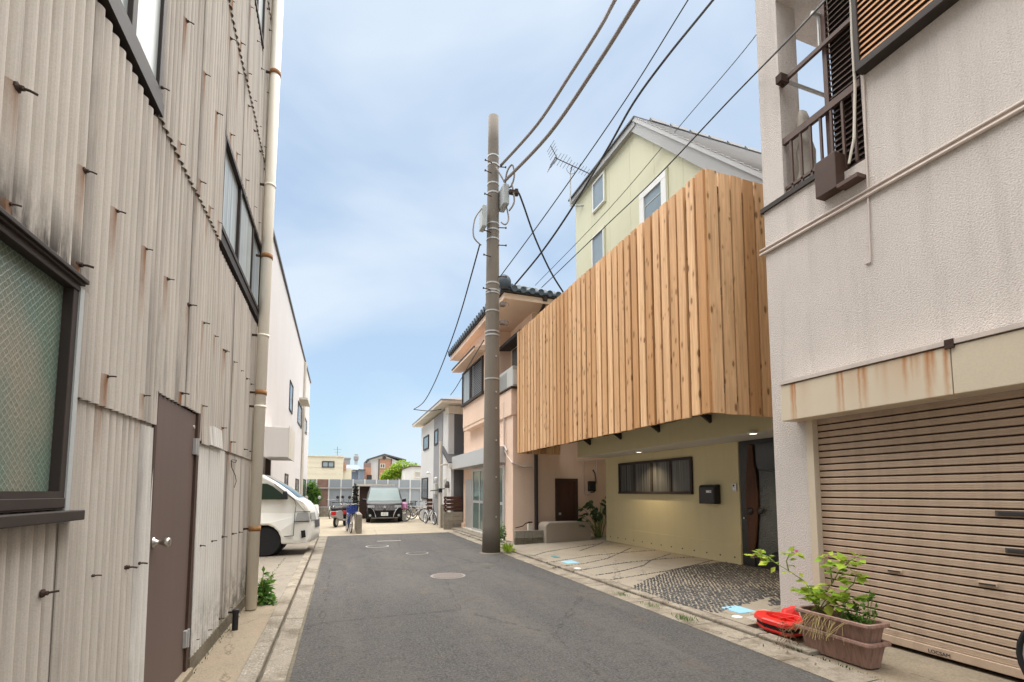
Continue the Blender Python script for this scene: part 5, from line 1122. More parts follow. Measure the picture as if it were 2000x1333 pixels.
# storage lean-to behind the minivan
sd_ = thing('storage_shed', (2, 28.5, 0), 'low brown storage shed with pale roof edge behind the minivan', 'shed')
MB().box(1.1, 2.95, 28.4, 29.9, 0, 1.78).build('wall', 'brown_dark', sd_); MB().box(1.02, 3.0, 28.2, 30, 1.78, 1.9).build('roof_edge', 'offwhite', sd_); MB().box(1.02, 1.12, 28.2, 28.3, 0, 1.78).box(2.75, 2.82, 28.2, 28.3, 0, 1.78).build('post', 'offwhite', sd_)

# ------------------------------------------------------------------ bicycles and scooters
def bicycle(loc, rz, label, frame, basket=None, cloth=None, group=None, r=.33, guard=True):
    t = thing('bicycle', loc, label, 'bicycle', group, rz)
    for k, x in enumerate((-.52, .52)):
        w = lbuild(MB().torus((x, 0, r), r-.02, .02, 28, 8, 'y'), 'wheel', 'tyre', t, t, True)
        rm = MB().torus((x, 0, r), r-.048, .012, 28, 6, 'y')
        for i in range(14): a = 2*pi*i/14; rm.tube([(x, .02 if i % 2 else -.02, r), (x+cos(a)*(r-.05), 0, r+sin(a)*(r-.05))], .002, 4, False)
        rm.lathe((x, 0, r), [(.022, -.04), (.022, .04)], 8, 'y'); lbuild(rm, 'rim', 'rim', w, t)
        if guard: lbuild(MB().torus((x, 0, r), r+.018, .016, 14, 6, 'y', radians(25 if k == 0 else 15), radians(190 if k == 0 else 150)), 'mudguard', 'silver_frame', t, t)
    f = MB().tube([(-.52, 0, r), (-.10, 0, r-.02), (.40, 0, .72)], .016, 6).tube([(-.10, 0, r-.02), (-.22, 0, .82)], .016, 6).tube([(-.52, 0, r), (-.19, 0, .68)], .012, 6).tube([(.40, 0, .72), (-.16, 0, .56)], .016, 6).tube([(.52, .04, r), (.47, .04, .52), (.42, 0, .66), (.36, 0, .96)], .013, 6).tube([(.52, -.04, r), (.47, -.04, .52), (.42, 0, .66)], .013, 6)
    f.lathe((-.10, 0, r-.02), [(.09, .03), (.09, .036)], 16, 'y').tube([(-.10, .05, r-.02), (-.02, .06, r-.14)], .01, 5).tube([(-.10, -.05, r-.02), (-.18, -.06, r+.10)], .01, 5).tube([(-.52, .05, r), (-.56, .07, .02)], .009, 5)
    lbuild(f, 'frame', frame, t, t, True)
    lbuild(MB().tube([(.36, 0, .94), (.36, .02, 1.02), (.33, .20, 1.04), (.18, .28, 1.0)], .011, 6).tube([(.36, 0, .94), (.36, -.02, 1.02), (.33, -.20, 1.04), (.18, -.28, 1.0)], .011, 6), 'handlebar', 'silver_frame', t, t)
    for s_ in (-1, 1): lbuild(MB().tube([(.24, s_*.262, 1.018), (.13, s_*.29, .99)], .016, 6), 'grip', 'rubber', t, t)
    lbuild(MB().hexa([(-.36, -.09, .84), (-.08, -.025, .86), (-.08, .025, .86), (-.36, .09, .84)], [(-.36, -.085, .90), (-.08, -.02, .895), (-.08, .02, .895), (-.36, .085, .90)]), 'saddle', 'rubber', t, t, False, .02)
    if basket:
        b = MB()
        for k in range(7):
            for (x0_, x1_, y0_, y1_) in ((.46, .48, -.16, .16), (.72, .74, -.16, .16), (.46, .74, -.17, -.155), (.46, .74, .155, .17)): b.box(x0_, x1_, y0_, y1_, .74+k*.04, .75+k*.04)
        for k in range(6):
            for x in (.47, .73): b.box(x-.004, x+.004, -.16+k*.06, -.15+k*.06, .74, .99)
        b.box(.46, .74, -.16, .16, .735, .745); lbuild(b, 'basket', basket, t, t)
    if cloth: lbuild(MB().hexa([(-.75, -.14, .62), (-.40, -.16, .62), (-.40, .16, .62), (-.75, .14, .62)], [(-.70, -.12, .95), (-.42, -.13, .92), (-.42, .13, .92), (-.70, .12, .95)]), 'child_seat', cloth, t, t, False, .05)
    return t
bicycle((.42, 19.2, 0), radians(-84), 'blue bicycle facing the road beside the block wall end', 'blue_frame', 'blue_frame')
bicycle((-.28, 29.2, 0), radians(-100), 'dark bicycle standing alone against the far block wall', 'dark_frame')
bicycle((4.02, 22.6, 0), radians(-78), 'dark folding bicycle nearest the white house wall', 'dark_frame', None, None, None, .26)
bicycle((3.62, 24.6, 0), radians(-30), 'bicycle with pink child seat cover beside the white house', 'silver_frame', None, 'pink_cloth')
bicycle((3.25, 26.8, 0), radians(-15), 'bicycle with black basket behind the pink one', 'dark_frame', 'black')
bicycle((4.66, 1.365, .006), radians(90), 'bicycle whose black front tyre shows before the shutter', 'dark_frame', guard=False)
def scooter(loc, rz, label, mat, dark):
    t = thing('motor_scooter', loc, label, 'scooter', None, rz)
    for x in (-.58, .60):
        w = lbuild(MB().torus((x, 0, .22), .17, .055, 22, 8, 'y'), 'wheel', 'tyre', t, t, True); lbuild(MB().lathe((x, 0, .22), [(.13, -.04), (.13, .04)], 14, 'y'), 'rim', 'rim', w, t)
    lbuild(MB().prism([(-.85, .45), (-.80, .70), (-.35, .72), (-.12, .60), (-.10, .30), (-.55, .34)], -.15, .15, 'y').prism([(-.10, .24), (.30, .24), (.30, .32), (-.10, .32)], -.17, .17, 'y').prism([(.28, .24), (.42, .24), (.52, .60), (.40, .95), (.32, .95), (.36, .6)], -.20, .20, 'y'), 'body', mat, t, t, False, .04)
    lbuild(MB().prism([(.42, .26), (.74, .40), (.66, .50), (.45, .46)], -.09, .09, 'y'), 'front_fender', mat, t, t, False, .03)
    lbuild(MB().prism([(-.82, .71), (-.80, .80), (-.45, .82), (-.10, .74), (-.14, .66)], -.14, .14, 'y'), 'seat', 'rubber', t, t, False, .03)
    lbuild(MB().tube([(.36, 0, .90), (.33, .1, 1.0), (.22, .34, 1.02)], .014, 6).tube([(.36, 0, .90), (.33, -.1, 1.0), (.22, -.34, 1.02)], .014, 6).tube([(.30, .2, 1.0), (.28, .24, 1.2)], .008, 5).tube([(.30, -.2, 1.0), (.28, -.24, 1.2)], .008, 5), 'handlebar', 'rubber', t, t)
    for s_ in (-1, 1): lbuild(MB().lathe((.28, s_*.26, 1.24), [(.02, -.03), (.07, -.01), (.06, .01)], 12, 'x'), 'mirror', 'black' if dark else 'alu', t, t)
    lbuild(MB().box(-.90, -.845, -.10, .10, .52, .66), 'tail_lamp', 'tail_red', t, t, False, .02); lbuild(MB().lathe((.52, 0, .72), [(.08, -.03), (.07, .03)], 12, 'x'), 'headlamp', 'lens', t, t)
    return t
scooter((.15, 22.4, 0), radians(70), 'dark motor scooter with white flank parked by the block wall', 'silver_frame', True)
scooter((.42, 23.3, 0), radians(80), 'black motor scooter packed tight beside the minivan', 'black', True)
scooter((-1.05, 22.0, 0), radians(-70), 'white motor scooter half hidden behind the van nose', 'white_pl', False)
# white bag and boxes near the bicycles
wbg = MB().hexa([(3.02, 25.2, 0), (3.32, 25.2, 0), (3.32, 25.4, 0), (3.02, 25.4, 0)], [(2.98, 25.18, .40), (3.30, 25.2, .44), (3.33, 25.42, .42), (3.0, 25.4, .40)]); tag(wbg.build('carrier_bag', 'white_pl', None, bevel=.04), 'white carrier bag standing on the ground by the bicycles', 'bag')
tag(MB().box(2.85, 3.15, 27.0, 27.4, 0, .32).build('red_crate', M('dull_red_crate', (.32, .07, .05), .6, .2, 9), None, bevel=.02), 'dull red crate standing between minivan and bicycles', 'crate')

# ------------------------------------------------------------------ planters and red trays
def planter(z0, label, h=.215):
    X0, X1, Y0, Y1 = 4.10, 4.345, 2.90, 3.60; X0, X1, Y0, Y1 = 4.17, 4.41, 2.93, 3.60
    t = thing('planter_box', ((X0+X1)/2, (Y0+Y1)/2, z0), label, 'planter', 'stacked planter boxes by the shutter')
    def ring(g, z):
        r_ = .045; pts = []
        for cx_, cy_, a0 in ((X1+g-r_, Y1+g-r_, 0), (X0-g+r_, Y1+g-r_, 1), (X0-g+r_, Y0-g+r_, 2), (X1+g-r_, Y0-g+r_, 3)):
            for k in range(5): a = (a0+k/4)*pi/2; pts.append((cx_+r_*cos(a), cy_+r_*sin(a), z))
        return pts
    rings = [ring(-.035, z0), ring(-.004, z0+h-.03), ring(.022, z0+h-.03), ring(.026, z0+h-.02), ring(.024, z0+h), ring(-.012, z0+h), ring(-.02, z0+h-.06)]
    mb = MB()
    for r_ in rings: mb.v += r_
    n = 20
    for i in range(len(rings)-1):
        for k in range(n): j = (k+1) % n; mb.f.append((i*n+k, i*n+j, (i+1)*n+j, (i+1)*n+k))
    mb.f.append(tuple(range(n))); mb.build('tub', 'terracotta', t, smooth=False)
    mb = MB(); mb.v = ring(-.016, z0+h-.045); c = len(mb.v); mb.v.append(((X0+X1)/2, (Y0+Y1)/2, z0+h-.02)); mb.f = [(k, (k+1) % n, c) for k in range(n)]; mb.build('soil', 'soil', t)
    return t
planter(.02, 'mauve plastic planter box standing on the ground, lower of the two'); planter(.175, 'mauve plastic planter box with weedy soil, upper of the two')
PZ = .345
fl = thing('flowering_plant', (4.3, 3.35, PZ), 'tall leafy plant with magenta flowers growing in upper planter', 'plant')
stems = MB(); lv = MB(); pet = MB()
def pp(a, b, x=4.28): return onx(a, b, x)
def sprig(pts, nl, sz, flower=False):
    P = [pp(*q) if len(q) == 2 else pp(q[0], q[1], q[2]) for q in pts]; stems.tube(P, .007, 6, True, .003)
    for i in range(int(nl*1.5)):
        t = (.30+.72*i/nl)*(len(P)-1); k = min(int(t), len(P)-2); c = P[k].lerp(P[k+1], min(1, t-k))
        d = rdir(rnd, -.4); d.z = d.z*.6-.15; c2 = c+d*rnd.uniform(.01, .05); leaf(lv, c2, d, sz*rnd.uniform(.65, 1.45), .78, (rnd.uniform(-.6, .1), rnd.uniform(-.5, .5), 1))
    if flower:
        for k in range(7): leaf(pet, P[-1]+rdir()*.015, rdir(rnd, -.2), rnd.uniform(.025, .05), .22)
        for k in range(10): leaf(lv, P[-1]+rdir()*.02, rdir(rnd, -.3), rnd.uniform(.02, .045), .4)
sprig([(1598, 1195), (1592, 1165), (1570, 1135), (1540, 1115), (1512, 1098), (1490, 1092)], 16, .085, True)
sprig([(1512, 1098), (1500, 1088), (1482, 1080), (1470, 1088)], 9, .06, True); sprig([(1540, 1115), (1536, 1096), (1542, 1082), (1550, 1078)], 10, .07, True); sprig([(1490, 1092), (1484, 1078)], 5, .05, True)
sprig([(1598, 1195), (1600, 1170), (1625, 1140), (1640, 1115), (1650, 1098)], 20, .085, True); sprig([(1625, 1140), (1622, 1110), (1616, 1090)], 11, .075, True); sprig([(1640, 1115), (1660, 1096), (1672, 1088)], 7, .06, True)
sprig([(1600, 1180), (1570, 1160), (1558, 1150)], 9, .08); sprig([(1602, 1190), (1640, 1165), (1668, 1140), (1672, 1122)], 14, .075, True); sprig([(1605, 1195), (1650, 1180), (1662, 1165)], 12, .09); sprig([(1600, 1195), (1585, 1170), (1578, 1160)], 12, .09)
sprig([(1598, 1195), (1610, 1175), (1618, 1168)], 16, .10)
stems.build('stems', 'stem', fl, smooth=True); lv.build('leaves', 'leaf', fl, raw=True); pet.build('petals', 'petal', fl, raw=True)['kind'] = 'stuff'
wd_ = thing('green_weed', (4.3, 3.05, PZ), 'low green weed beside the flowering plant in upper planter', 'plant')
lv = MB(); stems = MB()
for k in range(230): y_ = rnd.uniform(2.97, 3.22); leaf(lv, (4.29+rnd.uniform(-.07, .07), y_, PZ+rnd.random()**1.5*.13), rdir(rnd, -.1), rnd.uniform(.02, .05), .6)
for k in range(7):
    b = Vector((4.3, rnd.uniform(2.95, 3.08), PZ)); e = b+Vector((rnd.uniform(-.05, .05), rnd.uniform(-.10, .06), rnd.uniform(.15, .30))); stems.tube([b, b.lerp(e, .5)+Vector((0, .01, 0)), e], .0025, 4)
    for i in range(7): leaf(lv, b.lerp(e, rnd.uniform(.75, 1)), rdir(), .04, .6)
stems.build('stems', 'stem', wd_); lv.build('leaves', 'leaf_mid', wd_, raw=True)
st = MB()
def strand(b, n, dx, dr, seg=5, w=.0022):
    for _ in range(n):
        p = Vector(b)+Vector((rnd.uniform(-.02, .02), rnd.uniform(-dx, dx), 0)); d = Vector((-.04, rnd.uniform(-.03, .03), .02)); pts = [p]
        for k in range(seg): d += Vector((rnd.uniform(-.012, .006), rnd.uniform(-.02, .02), -.022)); p = p+d*dr; pts.append(p.copy())
        st.tube(pts, w*rnd.uniform(.5, 1.2), 4, False)
strand((4.19, 3.42, PZ+.03), 12, .07, .75); strand((4.19, 3.3, PZ+.03), 18, .12, .7); strand((4.19, 3.12, PZ+.03), 6, .12, .6)
tag(st.build('dry_straw', 'straw', None, raw=True), 'dry yellow stalks hanging over the front of the planters', 'dead grass', kind='stuff')
st = MB(); 
for _ in range(60):
    p = Vector((4.12+rnd.uniform(-.06, .05), 3.62+rnd.uniform(-.05, .12), rnd.uniform(.02, .22))); d = rdir()*.05; st.tube([p, p+d, p+d*1.6+Vector((0, 0, -.03))], .002, 4, False)
for _ in range(50):
    p = Vector((4.29+rnd.uniform(-.08, .08), rnd.uniform(2.96, 3.55), PZ)); st.tube([p, p+Vector((rnd.uniform(-.05, .05), rnd.uniform(-.07, .07), .035)), p+Vector((rnd.uniform(-.08, .08), rnd.uniform(-.1, .1), .02))], .002, 4, False)
tag(st.build('dead_roots', 'dry', None, raw=True), 'tangle of dead brown stems at the planter end', 'dead stems', kind='stuff')
# red trays
rt_ = thing('red_trays', (4.4, 3.95, 0), 'stack of bright red plastic trays with black layer beside the planters', 'trays')
def tray(z0, z1, mat, grow, name, hole=False):
    c = Vector((4.42, 4.0)); shp = [(-.20, -.20), (-.14, -.25), (.14, -.25), (.20, -.20), (.20, .02), (.16, .14), (.06, .27), (-.02, .29), (-.12, .22), (-.20, .05)]
    out = []
    for k in range(len(shp)):
        a, b = Vector(shp[k]), Vector(shp[(k+1) % len(shp)])
        for q in range(3): v = a.lerp(b, q/3); out.append((c.x+v.x*(1+grow*4), c.y+v.y*(1+grow*4)))
    n = len(out); inn = [(c.x+.0+(x-c.x)*.66, c.y-.03+(y-c.y)*.66) for x, y in out]
    mb = MB()
    if hole:
        for (pts, z) in ((out, z0), (out, z1-.012), ([(c.x+(x-c.x)*.95, c.y+(y-c.y)*.95) for x, y in out], z1), (inn, z1+.008), ([(c.x+(x-c.x)*.85, c.y+(y-c.y)*.85) for x, y in inn], z0+.004)): mb.v += [(x, y, z) for x, y in pts]
        for i in range(4):
            for k in range(n): j = (k+1) % n; mb.f.append((i*n+k, i*n+j, (i+1)*n+j, (i+1)*n+k))
        mb.f.append(tuple(4*n+k for k in range(n))); mb.f.append(tuple(range(n)))
    else: mb.prism(out, z0, z1, 'z')
    return mb.build(name, mat, rt_, bevel=0 if hole else .006)
tray(.05, .068, 'red', -.03, 'tray'); tray(.074, .092, 'red', .0, 'tray'); tray(.097, .132, 'rubber', -.005, 'rubber_layer'); tray(.140, .188, 'red', .02, 'top_tray', True)
MB().box(4.30, 4.54, 3.95, 3.965, .145, .192).box(4.41, 4.43, 3.84, 4.12, .145, .185).build('handle_rib', 'red', rt_); MB().box(4.3, 4.56, 3.84, 4.12, .0, .048).build('base_block', 'rubber', rt_)
p = onz(1530, 1172, .1); tag(MB().hexa([(4.72, 4.25, .02), (4.95, 4.2, .02), (4.97, 4.3, .02), (4.75, 4.35, .02)], [(4.80, 4.3, .16), (4.93, 4.25, .2), (4.95, 4.32, .2), (4.82, 4.36, .16)]).build('red_scrap', 'red', None, bevel=.01), 'small red plastic scrap leaning at the foot of the stucco pier', 'scrap')
for k, (x, y, sx, sy, h, lb) in enumerate(((4.72, 4.42, .16, .24, .10, 'pale broken concrete slab lying behind the red trays'), (4.52, 4.40, .12, .16, .07, 'small tan stone chunk next to the blue lid'))):
    tag(MB().hexa([(x-sx, y-sy, .0), (x+sx, y-sy*.8, .0), (x+sx*.9, y+sy, .0), (x-sx*.8, y+sy*.9, .0)], [(x-sx*.9, y-sy*.8, h), (x+sx*.85, y-sy*.7, h*.9), (x+sx*.8, y+sy*.8, h*1.05), (x-sx*.7, y+sy*.8, h*.95)]).build('stone_chunk', 'sheet_tan', None, bevel=.02), lb, 'stone')

# ------------------------------------------------------------------ plants
pl_ = thing('leafy_weed', (-.92, 7.25, .01), 'green leafy weed growing at the foot of the cream downpipe', 'plant')
lv = cloud([((-.90, 7.35, .14), (.10, .16, .13)), ((-.86, 7.30, .07), (.14, .2, .07))], 260, .06); stems = MB()
for k in range(5):
    b = Vector((-.92, 7.35, .02)); e = b+Vector((rnd.uniform(-.02, .14), rnd.uniform(0, .35), rnd.uniform(.15, .42))); stems.tube([b, b.lerp(e, .5)+Vector((0, 0, .05)), e], .005, 5)
    for i in range(26): leaf(lv, b.lerp(e, rnd.uniform(.3, 1)), rdir(rnd, -.3), rnd.uniform(.05, .11), .45)
stems.build('stems', 'stem', pl_); lv.build('leaves', 'leaf_mid', pl_, raw=True)
def tuft(x, y, z, n, h, label, mat='leaf', spread=.1):
    mb = MB()
    for k in range(n): leaf(mb, (x+rnd.gauss(0, spread*.5), y+rnd.gauss(0, spread), z), (rnd.uniform(-.6, .6), rnd.uniform(-.6, .6), 1), h*rnd.uniform(.5, 1.2), .12)
    tag(mb.build('grass_tuft', mat, None, raw=True), label, 'grass', kind='stuff')
for i, (a, b, n, h) in enumerate(((1137, 1108, 50, .05), (1216, 1163, 60, .05), (1272, 1184, 50, .05), (1338, 1211, 90, .06))):
    p = onz(a, b, .02); tuft(p.x, p.y, .015, n, h, ('sparse grass tuft in the kerb joint below the white cap', 'grass tuft in the kerb joint at the start of black pebbles', 'small grass tuft in kerb joint between two larger tufts', 'greenest grass tuft in kerb joint before the red trays')[i], 'leaf_mid', .08)
p = onz(990, 1078, .05); tuft(p.x+.05, p.y+.1, .03, 120, .22, 'bright grass clump between the utility pole and block wall', 'leaf', .12)
wp = thing('pole_side_weed', (4.25, 13.0, .05), 'small green shrub with pale flowers behind the utility pole', 'plant'); lv = cloud([((4.28, 12.9, .35), (.12, .18, .28))], 220, .06); lv.build('leaves', 'leaf_mid', wp, raw=True)
lv = MB()
for k in range(14): leaf(lv, (4.22+rnd.uniform(-.1, .1), 12.8+rnd.uniform(-.15, .15), .3+rnd.uniform(-.2, .2)), rdir(), .05, .9)
lv.build('blossoms', 'white_pl', wp, raw=True)
bp = thing('broadleaf_plant', (7.3, 12.75, .1), 'dark broad leaved plant in the gap beside the green house', 'plant'); lv = MB(); stems = MB()
for k in range(34):
    b = Vector((7.25+rnd.uniform(-.1, .15), 12.85, .15)); tipp = Vector((rnd.uniform(6.55, 7.6), 12.55+rnd.uniform(-.15, .35), rnd.uniform(.45, 1.35))); stems.tube([b, b.lerp(tipp, .6)+Vector((0, 0, .12)), tipp], .008, 5)
    d = Vector((tipp.x-b.x, rnd.uniform(-.5, 0), rnd.uniform(-.7, .1)))
    for q in range(5): a_ = (q-2)*.5; dd_ = d.normalized()+Vector((0, sin(a_)*.7, a_*.15)); leaf(lv, tipp+rdir()*.03, dd_, rnd.uniform(.16, .28), .5, (0, 0, 1))
stems.build('stems', 'stem', bp); lv.build('leaves', 'leaf_dk', bp, raw=True)
cr_ = thing('creeper', (-1.45, 30.6, 0), 'bright green climbing plant in front of the steel fence corner', 'plant'); cloud([((-1.45, 30.8, 1.6), (.38, .3, .55)), ((-1.35, 30.8, .9), (.32, .3, .6)), ((-1.15, 30.9, 1.2), (.3, .2, .4))], 1500, .13).build('leaves', 'leaf_mid', cr_, raw=True); MB().tube([(-1.4, 30.9, 0), (-1.4, 30.9, 1.6)], .03, 6).build('stem', 'bark', cr_)
dv = thing('dark_vine', (.95, 27.8, 0), 'dark shaggy vine on a post beside the minivan', 'plant'); cloud([((.9, 27.8, 1.4), (.13, .13, .5)), ((.9, 27.8, .7), (.18, .15, .5))], 500, .12).build('leaves', 'leaf_black', dv, raw=True); MB().tube([(.9, 27.8, 0), (.9, 27.8, 1.8)], .04, 6).build('post', 'bark', dv)
tree = thing('round_tree', (5.0, 43, 0), 'bright green rounded tree rising behind the panel fence', 'tree')
MB().tube([(4.95, 43, 0), (4.95, 43, 1.6), (4.8, 43, 2.6)], .16, 8, True, .07).tube([(4.95, 43, 1.6), (5.4, 43.1, 2.8)], .08, 6).tube([(4.95, 43, 1.8), (4.4, 42.8, 2.7)], .07, 6).build('trunk', 'bark', tree)
rt = random.Random(5)
cloud([((5.1, 43, 3.35), (.95, .9, .85)), ((4.2, 43, 2.85), (.8, .8, .6)), ((6.0, 43, 3.3), (.8, .7, .7)), ((5.6, 42.7, 2.7), (.7, .7, .5)), ((4.6, 42.6, 3.2), (.6, .6, .6)), ((3.9, 43, 2.6), (.5, .5, .4))], 5200, .17, rt).build('crown', 'leaf_tree', tree, raw=True)

# ------------------------------------------------------------------ far buildings
def fwin(par, x0, x1, z0, z1, Y, fmat='bronze', gmat='glass_pale', mull=True):
    f = MB().box(x0, x1, Y-.06, Y, z0, z0+.08).box(x0, x1, Y-.06, Y, z1-.08, z1).box(x0, x0+.08, Y-.06, Y, z0+.08, z1-.08).box(x1-.08, x1, Y-.06, Y, z0+.08, z1-.08)
    if mull: f.box((x0+x1)/2-.04, (x0+x1)/2+.04, Y-.05, Y, z0+.08, z1-.08)
    f = f.build('window', fmat, par); MB().box(x0+.07, x1-.07, Y-.03, Y-.005, z0+.07, z1-.07).build('pane', gmat, f)
F = lambda a, b, Y: ony(a, b, Y)
cbd = thing('cream_building', (-2, 45, 0), 'cream flat roofed building behind the steel fence', 'building'); Y = 45
x1 = F(671, 893, Y).x; z1 = F(640, 892, Y).z; MB().box(-6, x1, Y, Y+8, 0, z1).build('wall', 'cream_wall', cbd); x2 = F(687, 918, Y).x; MB().box(x1, x2, Y+.3, Y+7, 0, F(680, 915, Y).z).build('side_wing', 'cream_wall', cbd)
MB().box(-6.1, x1+.08, Y-.08, Y+8, z1, z1+.08).build('parapet_cap', 'offwhite', cbd)
a, b = F(629, 901, Y), F(653, 914, Y); fwin(cbd, a.x, b.x, b.z, a.z, Y)
a, b = F(668, 903, Y), F(676, 920, Y); MB().box(a.x, b.x, Y+.2, Y+.29, b.z, a.z).build('service_panel', 'brick_far', cbd)
for zz_ in (3.0, 3.55, 3.95): MB().box(-6, x1, Y-.015, Y, zz_, zz_+.03).build('joint', 'offwhite', cbd)
a = F(659, 878, Y); MB().tube([(a.x, Y+2, z1), (a.x, Y+2, a.z+.4)], .02, 5).tube([(a.x-.35, Y+2, a.z+.15), (a.x+.35, Y+2, a.z+.15)], .012, 4).tube([(a.x-.25, Y+2, a.z-.1), (a.x+.25, Y+2, a.z-.1)], .012, 4).build('roof_aerial', 'castd', cbd)
bh = thing('blue_house', (1.8, 62, 0), 'distant blue grey house with dark roof beside the cream building', 'house'); Y = 62
a, b = F(679, 918, Y), F(705, 918, Y); MB().box(a.x, b.x, Y, Y+6, 0, a.z).build('wall', 'blue_house', bh); MB().hexa([(a.x-.2, Y-.3, a.z), (b.x+.2, Y-.3, a.z), (b.x+.2, Y+6, a.z), (a.x-.2, Y+6, a.z)], [(a.x-.1, Y+2.8, a.z+.75), (b.x-.3, Y+2.8, a.z+.75), (b.x-.3, Y+3.2, a.z+.75), (a.x-.1, Y+3.2, a.z+.75)]).build('roof', 'blue_house', bh)
a, b = F(688, 916, Y), F(694, 922, Y); fwin(bh, a.x, b.x, b.z, a.z, Y, 'offwhite', 'glass_white', False); a, b = F(700, 916, Y), F(703, 921, Y); fwin(bh, a.x, b.x, b.z, a.z, Y, 'offwhite', 'glass_white', False)
gs = thing('grey_shed_house', (2.7, 58, 0), 'small slate grey house in front of the brick gable house', 'house'); Y = 58
a, b = F(702, 919, Y), F(712, 919, Y); MB().box(a.x, b.x, Y, Y+3, 0, a.z).build('wall', 'blue_house', gs); MB().box(a.x-.1, b.x+.1, Y-.1, Y+3.1, a.z, a.z+.12).build('roof', 'dark_roof', gs)
bk = thing('brick_gable_house', (5, 60, 0), 'gabled white house with orange brick strips behind the tree', 'house'); Y = 60
l, m_, r_ = F(721, 899, Y), F(750.5, 890, Y), F(788, 899, Y); z0_ = F(710, 903, Y).z
MB().prism([(l.x, 0), (r_.x, 0), (r_.x, l.z-.3), (m_.x, m_.z), (l.x, l.z)], Y, Y+7, 'y').build('wall', 'white_house', bk)
MB().prism([(l.x-.25, l.z-.06), (m_.x, m_.z+.02), (r_.x+.3, r_.z-.1), (r_.x+.3, r_.z+.05), (m_.x, m_.z+.2), (l.x-.25, l.z+.09)], Y-.3, Y+7.2, 'y').build('roof', 'dark_roof', bk)
a, b = F(740, 897, Y), F(765, 897, Y); MB().prism([(a.x, 2.0), (b.x, 2.0), (b.x, a.z-.02), (m_.x, m_.z-.3), (a.x, a.z-.02)], Y-.05, Y-.002, 'y').build('brick_panel', 'brick_far', bk)
a, b = F(742, 906, Y), F(752, 915, Y); fwin(bk, a.x, b.x, b.z, a.z, Y-.06, 'offwhite', 'glass')
MB().lathe((m_.x, Y-.08, F(752, 895, Y).z), [(.22, 0), (.22, .03)], 14, 'y').build('gable_vent', 'castd', bk)
for q in (740, 764.5): MB().tube([(F(q, 900, Y).x, Y-.09, 0), (F(q, 900, Y).x, Y-.09, F(q, 897, Y).z)], .05, 6).build('downpipe', 'castd', bk)
a, b = F(711, 904, Y-1), F(725, 904, Y-1); MB().box(a.x, b.x, Y-1, Y, 0, F(715, 914, Y).z).build('bay', 'brick_far', bk); MB().box(a.x, b.x, Y-.6, Y, F(715, 914, Y).z, a.z).build('bay_top', M('brown_siding', (.24, .18, .16), .7), bk)
a, b = F(716.5, 928, Y-1), F(726, 936, Y-1); MB().box(a.x, b.x, Y-1.06, Y-1.002, 2.0, a.z).build('window', 'inside', bk)
ws = thing('white_outbuilding', (5.8, 40, 0), 'small white building with brown roof line right of the tree', 'building'); Y = 40
a, b = F(791, 914, Y), F(830, 914, Y); MB().prism([(a.x, 0), (b.x, 0), (b.x, F(805, 912, Y).z), (F(803, 912, Y).x, F(803, 912, Y).z), (a.x, F(792, 916, Y).z)], Y, Y+4, 'y').build('wall', 'white_house', ws)
MB().prism([(a.x-.1, F(792, 916, Y).z), (F(803, 912, Y).x, F(803, 912, Y).z), (b.x, F(803, 912, Y).z), (b.x, F(803, 912, Y).z+.07), (F(803, 912, Y).x, F(803, 912, Y).z+.07), (a.x-.1, F(792, 916, Y).z+.07)], Y-.1, Y+4, 'y').build('roof', 'brown_rail', ws)
a, b = F(809, 921, Y), F(822, 934, Y); fwin(ws, a.x, b.x, b.z, a.z, Y, 'offwhite', 'curtain', False)
wt = thing('water_tower', (3.0, 95, 0), 'hazy grey water tower far beyond the roofs', 'water tower'); Y = 95
a = F(695.5, 899, Y); zt_, zb_ = F(695, 888, Y).z, F(695, 899, Y).z; rr_ = F(700.5, 899, Y).x-a.x
MB().lathe((a.x, Y, zb_), [(rr_*.6, -.2), (rr_, .15), (rr_, zt_-zb_-.35), (rr_*.7, zt_-zb_-.2), (rr_*.7, zt_-zb_)], 16).build('tank', 'mid_grey', wt)
for k in (-1, 1): MB().tube([(a.x+k*rr_*.35, Y, 0), (a.x+k*rr_*.35, Y, zb_)], .08, 6).build('leg', 'mid_grey', wt)
fb = thing('far_block', (3, 80, 0), 'pale far apartment block just above the cream building edge', 'building'); a, b = F(664, 896, 80), F(684, 897, 80); MB().box(a.x, b.x, 80, 86, 0, a.z).build('wall', 'mid_grey', fb); MB().box(a.x-.1, b.x+.1, 79.9, 86, a.z, a.z+.15).build('roof', 'mid_grey', fb)

# ------------------------------------------------------------------ overhead cables
def cable(name, pts, r, label, mat='cable', smooth=6):
    P = [Vector(p) for p in pts]; out = []
    for i in range(len(P)-1):
        p0, p1, p2, p3 = P[max(0, i-1)], P[i], P[i+1], P[min(len(P)-1, i+2)]
        for k in range(smooth): t = k/smooth; out.append(.5*((2*p1)+(p2-p0)*t+(2*p0-5*p1+4*p2-p3)*t*t+(3*p1-p0-3*p2+p3)*t**3))
    out.append(P[-1]); tag(MB().tube(out, r, 6).build(name, mat, None, smooth=True), label, 'cable', 'overhead cables')
def run(px, y0, y1):          # heights along a span: depth runs from y0 (pole) to y1
    n = len(px); return [ony(a, b, y0*(y1/y0)**(i/(n-1))) for i, (a, b) in enumerate(px)]
c1 = run([(978, 324), (1049, 244), (1114, 146), (1171, 56), (1201, 0)], 11.45, 6.6); c1.append(c1[-1]+(c1[-1]-c1[-2])*2.2)
c2 = run([(985, 355), (1072, 263), (1166, 127), (1246, 0)], 11.3, 6.2); c2.append(c2[-1]+(c2[-1]-c2[-2])*1.6)
cable('overhead_cable', c1, .036, 'thick grey cable topmost of those running up from the pole'); cable('overhead_cable', c2, .040, 'thick grey cable just below the topmost from the pole')
